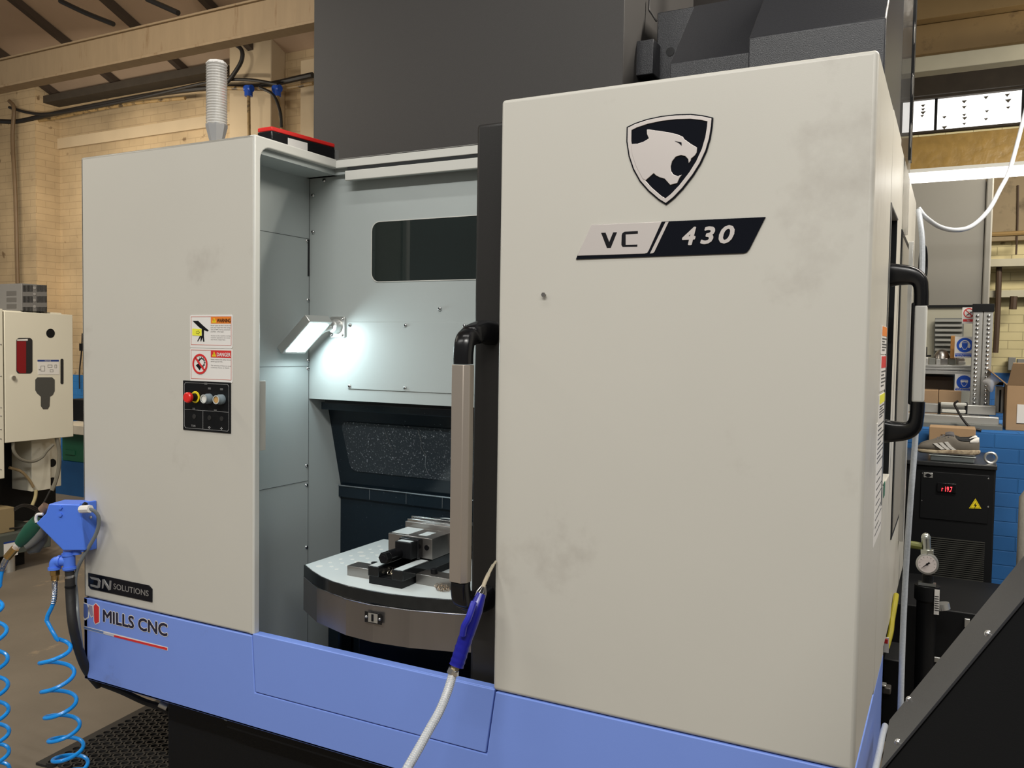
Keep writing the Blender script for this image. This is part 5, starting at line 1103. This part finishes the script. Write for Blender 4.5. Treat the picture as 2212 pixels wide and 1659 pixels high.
# trainers: lofted
SUEDE = mat('grey_suede', (.13, .115, .095), .85, var=.2, vscale=30); KNIT = mat('dark_grey_mesh', (.10, .095, .10), .9)
SOLEM = mat('cream_foam_sole', (.42, .35, .24), .7, dirt=(.2, .15, .1), dscale=12, dlo=.5, dhi=.6); OUTS = mat('grey_outsole', (.07, .065, .06), .7); STRP = mat('white_leather', (.68, .66, .62), .55)
def make_shoe(px0, px1, pyb, yy, label):
    a, b = pt(px0, pyb, 'y', yy), pt(px1, pyb, 'y', yy); L = b.x - a.x; z0 = tz1 + .0
    e = T_(label, 'shoe', 'trainer', ((a.x + b.x) / 2, yy, z0), 'pair of worn grey trainers on the chiller')
    k = L / 1.0
    def loft(secs, m, n=20):
        vs, fs = [], []
        for (s_, zb_, zt_, w_, ex) in secs:
            for j in range(n):
                t = 2 * math.pi * j / n; c_, s2 = math.cos(t), math.sin(t); f = lambda q, p: math.copysign(abs(q) ** p, q)
                vs.append((a.x + s_ * k, yy + f(c_, .7) * w_ * k, z0 + ((zb_ + zt_) / 2 + f(s2, ex) * (zt_ - zb_) / 2) * k * .8))
        for i in range(len(secs) - 1):
            for j in range(n): fs.append((i * n + j, i * n + (j + 1) % n, (i + 1) * n + (j + 1) % n, (i + 1) * n + j))
        fs += [list(range(n))[::-1], list(range((len(secs) - 1) * n, len(secs) * n))]
        return MB().add(vs, fs, m)
    sub(e, loft([(.01, .06, .07, .03, .5), (.03, .03, .10, .09, .5), (.12, .02, .105, .15, .45), (.3, .02, .10, .165, .4), (.5, .015, .115, .14, .4), (.7, .02, .13, .13, .4), (.88, .02, .14, .135, .4), (.97, .04, .14, .11, .5), (1.0, .07, .12, .06, .5)], SOLEM), 'midsole')
    sub(e, loft([(.02, .05, .065, .03, .5), (.08, .01, .04, .12, .5), (.3, 0, .03, .16, .4), (.5, .0, .03, .13, .4), (.7, 0, .035, .125, .4), (.9, 0, .04, .13, .4), (.99, .05, .075, .06, .5)], OUTS), 'outsole')
    sub(e, loft([(.02, .07, .10, .03, .8), (.05, .06, .16, .09, .8), (.12, .06, .21, .14, .8), (.22, .06, .25, .155, .8), (.32, .06, .30, .145, .8), (.42, .06, .37, .125, .8), (.52, .06, .43, .11, .8), (.58, .06, .42, .105, .8), (.66, .06, .36, .105, .8), (.76, .06, .335, .105, .8), (.86, .06, .35, .105, .8), (.93, .06, .40, .09, .8), (.965, .07, .41, .06, .8), (.985, .09, .30, .04, .8)], SUEDE), 'upper')
    sub(e, loft([(.46, .40, .44, .05, .8), (.52, .40, .46, .07, .8), (.56, .38, .465, .07, .8), (.60, .36, .45, .06, .8)], KNIT), 'tongue')
    sub(e, loft([(.60, .28, .40, .07, .8), (.70, .28, .352, .088, .8), (.84, .28, .362, .085, .8), (.92, .28, .40, .06, .8)], BLACKM), 'collar_lining')
    def sidepatch(poly, m, nm, off):
        vs = []
        for s_, z_ in poly:
            wv = np.interp(s_, [.02, .12, .22, .32, .42, .52, .66, .76, .86, .93, .965], [.03, .14, .155, .145, .125, .11, .105, .105, .105, .09, .06])
            ht = np.interp(s_, [.02, .12, .22, .32, .42, .52, .58, .66, .76, .86, .93], [.10, .21, .25, .30, .37, .43, .42, .36, .335, .35, .40])
            mid = (.06 + ht) / 2; q = min(.999, abs(z_ - mid) / ((ht - .06) / 2)); t_ = math.asin(q ** (1 / .8)); wv *= math.cos(t_) ** .7
            vs.append((a.x + s_ * k, yy - wv * k - off, z0 + z_ * k * .8))
        return sub(e, MB().ext(vs, (0, .006, 0), m), nm)
    for i in range(3):
        s0 = .28 + i * .085; s1 = s0 + .13
        sidepatch([(s0, .235 + i * .02), (s0 + .055, .245 + i * .02), ((s0 + s1) / 2 + .055, .185), (s1 + .055, .12), (s1, .11), ((s0 + s1) / 2, .17)], STRP, 'white_stripe', .006)
    sub(e, loft([(.84, .27, .335, .108, .8), (.90, .26, .385, .105, .8), (.945, .26, .41, .085, .8), (.975, .28, .40, .055, .8)], STRP), 'heel_tab', label='white heel tab')
    lc = MB()
    for i in range(5):
        s_ = .33 + i * .045; h_ = np.interp(s_, [.32, .42, .52], [.30, .37, .43]) + .01
        lc.tube(spline([(a.x + s_ * k, yy - .09 * k, z0 + (h_ - .06) * k * .8), (a.x + (s_ + .01) * k, yy, z0 + h_ * k * .8), (a.x + (s_ + .03) * k, yy + .09 * k, z0 + (h_ - .05) * k * .8)], 4), .003, KNIT, 6)
    sub(e, lc, 'laces')
make_shoe(1976, 2117, 994, yk + .06, 'front grey trainer with three white stripes facing us')
make_shoe(1980, 2112, 994, yk + .19, 'rear grey trainer mostly hidden behind the front trainer')
bxb = thing_box('cardboard_box', 2006, 924, 2107, 985, 5.0, .16, CARD, 'brown cardboard box directly behind the grey trainers', 'box')
tg = MB(); 
a = pt(2033, 938, 'y', 4.998); 
for q in range(3): tg.box(a.x, a.x + .02, 4.997, 5.0, a.z - .008 - q * .011, a.z - q * .011, mat('brown_print', (.14, .08, .04), .7))
tg.build('print', bxb)
# gauge
yg = 3.55
gc = pt(2003, 1218, 'y', yg); rg = (pt(2028, 1218, 'y', yg) - gc).length
e = T_('round silver pressure gauge with a black needle', 'gauge', 'pressure_gauge', gc)
FWD = Vector((-.02, -1, 0.05)).normalized(); gx = Vector((FWD.y * -1, FWD.x, 0)).normalized()
if gx.x < 0: gx = -gx
sub(e, MB().tube([gc - FWD * .03, gc + FWD * .0, gc + FWD * .006, gc + FWD * .007], [rg * .95, rg, rg, rg * .86], ALUC, 34, cap=True), 'bezel')
sub(e, MB().cyl(gc + FWD * .0072, gc + FWD * .008, rg * .82, mat('gauge_face', (.62, .56, .55), .35), n=32), 'dial')
t = MB()
for i in range(11):
    a = math.radians(225 - 27 * i); u = gx * math.cos(a) + EZ * math.sin(a); v = gx * -math.sin(a) + EZ * math.cos(a)
    t.obox(gc + FWD * .0082 + u * rg * .6 - v * .0004, u * rg * .14, v * .0009, FWD * .0003, INK)
sub(e, t, 'scale_marks')
nd = (gx * -.75 + EZ * -.66).normalized(); nv_ = FWD.cross(nd)
sub(e, MB().ext([gc + FWD * .009 + nd * rg * .7, gc + FWD * .009 + nv_ * rg * .05, gc + FWD * .009 - nd * rg * .28 + nv_ * rg * .09, gc + FWD * .009 - nd * rg * .28 - nv_ * rg * .09, gc + FWD * .009 - nv_ * rg * .05], FWD * .0008, INK).cyl(gc + FWD * .009, gc + FWD * .011, rg * .1, INK), 'needle')
up = lambda px, py: pt(px, py, 'y', yg + .02)
NI = mat('nickel_fitting', (.55, .57, .52), .22, metal=.9)
sub(e, MB().cyl(up(2003, 1197), up(2003, 1186), .017 * 1.5, NI, n=6).cyl(up(2001, 1186), up(2000, 1162), .016, NI, n=14).dome(up(2000, 1163), (0, 0, 1), .0175, .022, NI, 14), 'elbow_fitting', .001)
sub(e, MB().cyl(up(1966, 1176), up(1992, 1180), .014, mat('olive_hose', (.12, .13, .03), .4), n=10), 'side_hose')
sub(e, MB().cyl(up(2004, 1242), up(2004, 1262), .02, BLACKM, n=14).box(up(1984, 1255).x, up(2022, 1255).x, yg, yg + .03, up(2000, 1263).z, up(2000, 1257).z, NI), 'stem')
e = T_('tall black filter housing below the pressure gauge', 'filter', 'filter_housing', up(2003, 1350))
sub(e, MB().tube([(up(2003, 1265).x, yg + .03, q) for q in (up(2003, 1265).z, up(2003, 1295).z, up(2003, 1300).z, up(2000, 1430).z, 0.02)], [.045, .045, .036, .034, .034], BLACKM, 18), 'bowl')
sub(e, pbox(MB(), 2018, 1274, 2029, 1328, yg - .01, .003, WHITE), 'paper_label')
t = MB()
for i in range(7): t.add([], [], INK); pbox(t, 2019, 1288 + i * 5, 2028, 1289.5 + i * 5, yg - .012, .001, INK)
sub(e, t, 'label_text')
sub(e, MB().cyl(up(2034, 1303), up(2037, 1316), .026, ALUC, n=22), 'silver_cap')
sub(e, MB().cyl(up(1998, 1436), up(2000, 1452), .02, BRASS, n=12), 'brass_cock')
e = T_('black lubrication unit on the ground behind the sloping conveyor', 'machine unit', 'lubrication_unit', (.1, 3.4, 0))
a, b = pt(1995, 1318, 'y', 3.7), pt(2150, 1318, 'y', 3.7)
sub(e, MB().box(a.x - .2, b.x + .1, 3.75, 4.3, 0, a.z, BLACKM), 'tank', .005)
sub(e, pbox(MB(), 2083, 1337, 2095, 1356, 3.74, .01, ALUC), 'bracket', .002)
sub(e, pbox(MB(), 2014, 1420, 2031, 1431, 3.7, .01, ALUC), 'tag_plate', .002)
yq = 3.0
e = T_('yellow hose beside the lower right edge of the machine', 'hose', 'yellow_hose', pt(1925, 1330, 'y', 3.1))
sub(e, MB().tube(spline([pt(1936, 1285, 'y', 3.2), pt(1933, 1305, 'y', 3.15), pt(1927, 1340, 'y', 3.1), pt(1924, 1365, 'y', 3.05), pt(1915, 1400, 'y', 3.0)], 6), .009, mat('yellow_hose_rubber', (.28, .24, .01), .5), 10), 'hose')
sub(e, pbox(MB(), 1909, 1377, 1920, 1410, 2.9, .003, WHITE), 'hang_tag')
sub(e, pbox(MB(), 1910, 1381, 1918, 1390, 2.898, .002, RED), 'tag_mark')
e = T_('black solenoid block low behind the blue skirt corner', 'valve', 'valve_block', pt(1925, 1500, 'y', 3.1))
sub(e, pbox(MB(), 1905, 1425, 1945, 1600, 3.1, .2, BLACKM), 'body', .004)
sub(e, pbox(MB(), 1906, 1486, 1924, 1500, 3.06, .04, mat('dark_grey_valve', (.06, .055, .05), .4)), 'coil', .004)
sub(e, pbox(MB(), 1904, 1480, 1914, 1484, 3.05, .03, ALUC), 'coil_cap', .002)
e = T_('white woven sack at the right edge before the blue wall', 'sack', 'woven_sack', pt(2212, 1130, 'y', 4.4))
a = pt(2204, 1130, 'y', 4.4); zt_ = pt(2208, 1060, 'y', 4.4).z
sub(e, MB().tube([(a.x + .15, 4.55, z) for z in (0, .1, zt_ - .05, zt_)], [.13, .15, .15, .12], mat('woven_white', (.6, .57, .5), .9, var=.25, vscale=70), 20), 'sack')

# ------------------------------------------------------------------ old machine at the far left
xo = -5.7
OW = mat('old_cream_enamel', (.70, .67, .56), .45, var=.04, vscale=3, dirt=(.4, .34, .24), dscale=4, dlo=.7, dhi=.8)
F1 = lambda px, py, off=0: pt(px, py, 'x', xo + off)
a, b = F1(9, 672), F1(158, 943)
om = T_('old cream machine cabinet with cut-outs at the left edge', 'machine', 'old_machine', (xo - .3, 2.9, 0))
pa, pb = F1(9, 671), F1(157.5, 943); Z0, Z1 = pb.z, F1(158, 680).z
def FX(poly): return [F1(a, b) for a, b in poly]
sub(om, MB().ext([Vector((xo, p.y, p.z)) for p in FX([(9, 672), (157, 680), (159, 943), (12, 957)])], (-.03, 0, 0), OW), 'door_panel', .004)
sub(om, MB().box(xo - .5, xo - .04, pa.y - .0, pb.y - .05, Z0 + .01, Z1 + .012, OW), 'cabinet_box', .006)
sub(om, MB().box(xo - .5, xo + .004, pa.y - .7, pa.y - .012, pt(3, 1034, 'x', xo).z, Z1 + .02, OW), 'front_column', .004)
for py in (744, 812, 880, 898, 927, 948, 1014): c = F1(1.5, py, .004); sub(om, MB().dome(c, (1, 0, 0), .006, .004, CHROME, 8, 2), 'rivet')
def cut(poly, m, off=.0012): return MB().ext([Vector((xo + off, F1(a, b).y, F1(a, b).z)) for a, b in poly], (-.001, 0, 0), m)
DKC = mat('dark_cutout', (.02, .02, .022), .3)
sub(om, cut(rrect(35, 70, 730, 807, 7), DKC), 'lamp_window')
sub(om, cut([(36, 737), (56, 737), (56, 806), (42, 806), (36, 800)], mat('dark_red_lens', (.22, .008, .012), .25), .0018).ext([F1(a, b, .002) for a, b in ((37, 733), (60, 732), (60, 736), (37, 736))], (-.0003, 0, 0), WHITE), 'red_lamp')
sub(om, cut(circ(109, 720, 9.3, 24, 10), BLACKM), 'round_hole')
sub(om, cut(rrect(130.5, 137, 775, 830, 3.2), DKC), 'slot')
sub(om, cut([(81, 815), (112, 815), (118, 820), (118, 845), (114, 853), (108, 857), (107, 877), (103, 884), (93, 884), (88, 877), (88, 857), (80, 850), (76, 843), (76, 820)], mat('grey_funnel', (.07, .07, .065), .35)), 'funnel_cutout')
c = F1(28, 816, 0); sub(om, MB().cyl(c, c + EX * .012, .014, CHROME, n=18), 'lock_knob')
sub(om, cut([(81, 777), (127, 777), (128, 809), (82, 809)], WHITE, .0015).ext([F1(a, b, .002) for a, b in ((81, 777), (127, 777), (127, 781), (81, 781))], (-.0003, 0, 0), mat('navy_band', (.01, .04, .22), .4)), 'notice_label')
t = MB(); a = F1(97, 781, .0022); b = F1(110, 781, .0022)
t.text('NOTICE', F1(97, 780.6, .0021), EY, EZ, 1, WHITE, width=(b - a).length, depth=.0002, nd=EX)
for u, v, w_, h_ in ((88, 790, 9, 12), (103, 788, 10, 6), (108, 798, 7, 6), (118, 788, 5, 7), (84, 797, 3, 3)):
    t.ring([F1(u, v, .002), F1(u + w_, v, .002), F1(u + w_, v + h_, .002), F1(u, v + h_, .002)], [F1(u + .8, v + .8, .002), F1(u + w_ - .8, v + .8, .002), F1(u + w_ - .8, v + h_ - .8, .002), F1(u + .8, v + h_ - .8, .002)], (-.0003, 0, 0), GREYP)
sub(om, t, 'notice_print')
# underside: sheet metal box, dark body, base
sub(om, MB().box(xo - .8, xo - .35, pa.y - .7, pb.y + .1, .25, Z0 + .02, BLACKM), 'dark_body')
xs2 = xo - .12; q0, q1 = pt(68, 955, 'x', xs2), pt(110, 1056, 'x', xs2); q2 = pt(138, 1050, 'x', xs2)
sub(om, MB().box(xs2 - .25, xs2, q0.y, q1.y, q1.z, Z0 + .0, OW), 'guard_plate', .003)
sub(om, MB().box(xs2 - .25, xs2 - .03, q1.y + .002, q2.y, q2.z, Z0 + .0, OW), 'hinged_plate', .003)
for px, py in ((113, 1000), (113, 1040)): c = pt(px, py, 'x', xs2 - .029); sub(om, MB().cyl(c, c + EX * .001, .03, BLACKM), 'round_hole')
tb_ = lambda pts_, r, m, nm, x=xo - .02: sub(om, MB().tube(spline([pt(a, b, 'x', x) for a, b in pts_], 6), r, m, 8), nm)
TUBEG = mat('dirty_clear_tube', (.17, .16, .13), .3)
tb_([(28, 955), (30, 975), (45, 992), (70, 997), (90, 988), (100, 975), (115, 960)], .011, TUBEG, 'loop_tube')
tb_([(122, 945), (128, 975), (127, 1010), (120, 1040), (112, 1060)], .014, TUBEG, 'loop_tube')
tb_([(20, 1010), (45, 1018), (62, 1035), (72, 1052)], .010, mat('tan_tube', (.3, .22, .12), .5), 'loop_tube', xo - .1)
tb_([(78, 1058), (76, 1075), (68, 1095)], .012, mat('cream_tube', (.45, .38, .2), .5), 'loop_tube', xo - .1)
for k_ in range(3): tb_([(30, 1098 + k_ * 3), (50, 1090 + k_ * 2), (75, 1095 + k_ * 4), (95, 1112 + k_ * 2)], .006, CAB, 'loop_cable', xo)
tb_([(108, 1060), (95, 1085), (80, 1105), (60, 1135), (20, 1142)], .006, CAB, 'loop_cable', xo)
bx0, bx1 = pt(0, 1163, 'x', xo + .05), pt(110, 1135, 'x', xo + .05)
bz1 = pt(60, 1146, 'x', xo + .05).z; bz0 = pt(30, 1198, 'x', xo + .05).z
sub(om, MB().box(xo - .8, xo + .05, pa.y - .8, bx1.y, bz0, bz1, mat('base_grey_green', (.07, .08, .07), .5)), 'base_frame', .006)
sub(om, MB().box(xo - .7, xo - .1, pa.y - .7, bx1.y - .1, 0, bz0, BLACKM), 'plinth')
c = pt(19, 1170, 'x', xo + .051); d_ = pt(48, 1190, 'x', xo + .051)
sub(om, MB().box(xo + .05, xo + .052, pt(8, 1180, 'x', xo + .05).y, pt(38, 1180, 'x', xo + .05).y, d_.z - .02, c.z - .01, WHITE).box(xo + .05, xo + .053, pt(8, 1180, 'x', xo + .05).y, pt(38, 1180, 'x', xo + .05).y, c.z - .01, c.z, mat('navy_band', (.01, .04, .22), .4)), 'base_label')
sub(om, MB().cyl((xo + .0, pt(20, 1205, 'x', xo).y, 0), (xo + .0, pt(20, 1205, 'x', xo).y, bz0), .035, ALUC), 'levelling_foot')
e = T_('small beige junction box on the old machine base, left edge', 'box', 'junction_box', pt(15, 1130, 'x', xo))
a, b = pt(0, 1100, 'x', xo), pt(32, 1140, 'x', xo)
sub(e, MB().box(xo - .15, xo, a.y - .1, b.y, bz1, a.z, mat('dirty_beige', (.25, .19, .10), .7)), 'box', .005)
# vent box on top
vb = T_('grey vented box with slotted sides on the old cream cabinet', 'box', 'vented_box', (xo - .1, 2.88, Z1))
y0, y1 = pt(47, 640, 'x', xo - .02).y, pt(102, 640, 'x', xo - .02).y; zt_ = pt(60, 613, 'x', xo - .02).z
VG = mat('mid_grey_vent_box', (.17, .165, .16), .5)
sub(vb, MB().box(xo - .42, xo - .02, y0, y1, Z1 + .013, zt_, VG), 'case', .004)
for r_ in range(3):
    for s0, s1 in ((50, 69), (80, 100)):
        g = MB()
        for i in range(8):
            px = s0 + (s1 - s0) * i / 7; py = 616 + r_ * 23.5
            A_ = pt(px, py, 'x', xo - .02); B_ = pt(px, py + 14, 'x', xo - .02); g.box(xo - .021, xo - .0185, A_.y - .002, A_.y + .002, B_.z, A_.z, BLACKM)
        sub(vb, g, 'vent_slots')
for i in range(4):
    c = pt(74.5, 622 + i * 13.3, 'x', xo - .02); sub(vb, MB().cyl(c, c + EX * .002, .010, mat('grey_knock_out', (.3, .29, .28), .4)), 'knock_out')
g = MB()
for i in range(14): g.box(xo - .40, xo - .33, y0 - .0015, y0, Z1 + .03 + i * .009, Z1 + .034 + i * .009, BLACKM)
sub(vb, g, 'front_vents'); g = MB()
for i in range(3): g.box(xo - .19, xo - .08, y0 - .0015, y0, Z1 + .03 + i * .045, Z1 + .06 + i * .045, mat('smudge_grey', (.10, .095, .09), .6))
sub(vb, g, 'smudged_labels')
# goods behind the old machine, left of the big machine
e = T_('dark green steel bin between the old and new machines', 'bin', 'green_bin', pt(160, 980, 'y', 5.6))
a, b = pt(134, 935, 'y', 5.6), pt(184, 1000, 'y', 5.6)
sub(e, MB().box(a.x, b.x + .5, 5.6, 6.1, b.z, a.z, GREENP), 'bin_body', .006)
sub(e, MB().box(pt(142, 970, 'y', 5.6).x, pt(163, 970, 'y', 5.6).x, 5.585, 5.6, pt(150, 982, 'y', 5.6).z, pt(150, 972, 'y', 5.6).z, GREENP), 'label_holder', .003)
bs = MB().box(a.x - .3, b.x + .5, 5.58, 6.3, 0.0, b.z - .001, mat('deep_blue_paint', (.012, .09, .26), .5, var=.2, vscale=8))
bs.build('blue_bench', label='deep blue bench base under the dark green bin', cat='bench')
a = pt(158, 914, 'y', 5.5)
MB().box(a.x - .3, a.x + .9, 5.45, 6.15, pt(170, 938, 'y', 5.5).z + .003, pt(170, 918, 'y', 5.5).z, mat('worn_bench_top', (.5, .46, .38), .5, var=.3, vscale=10)).build('bench_top', bevel=.004, label='pale worn bench top above the dark green bin', cat='bench')
pbz = pt(170, 918, 'y', 5.5).z + .002
MB().box(pt(158, 870, 'y', 5.8).x, pt(180, 870, 'y', 5.8).x + .3, 5.75, 5.95, pbz, pt(170, 862, 'y', 5.8).z, BLACKM).build('tool_clutter', bevel=.01, label='dark tool lump on the worn bench top, left gap', cat='tool')
run('cable', [(178, 720), (176, 760), (172, 800), (172, 840)], 6.42, .008, CAB, 'thin black wire dangling on the wall beside the left cabinet', 'cable')
pbox(MB(), 171, 742, 190, 758, 6.35, .15, BLACKM).build('wall_socket', label='small black socket on the cream wall beside left cabinet', cat='socket')
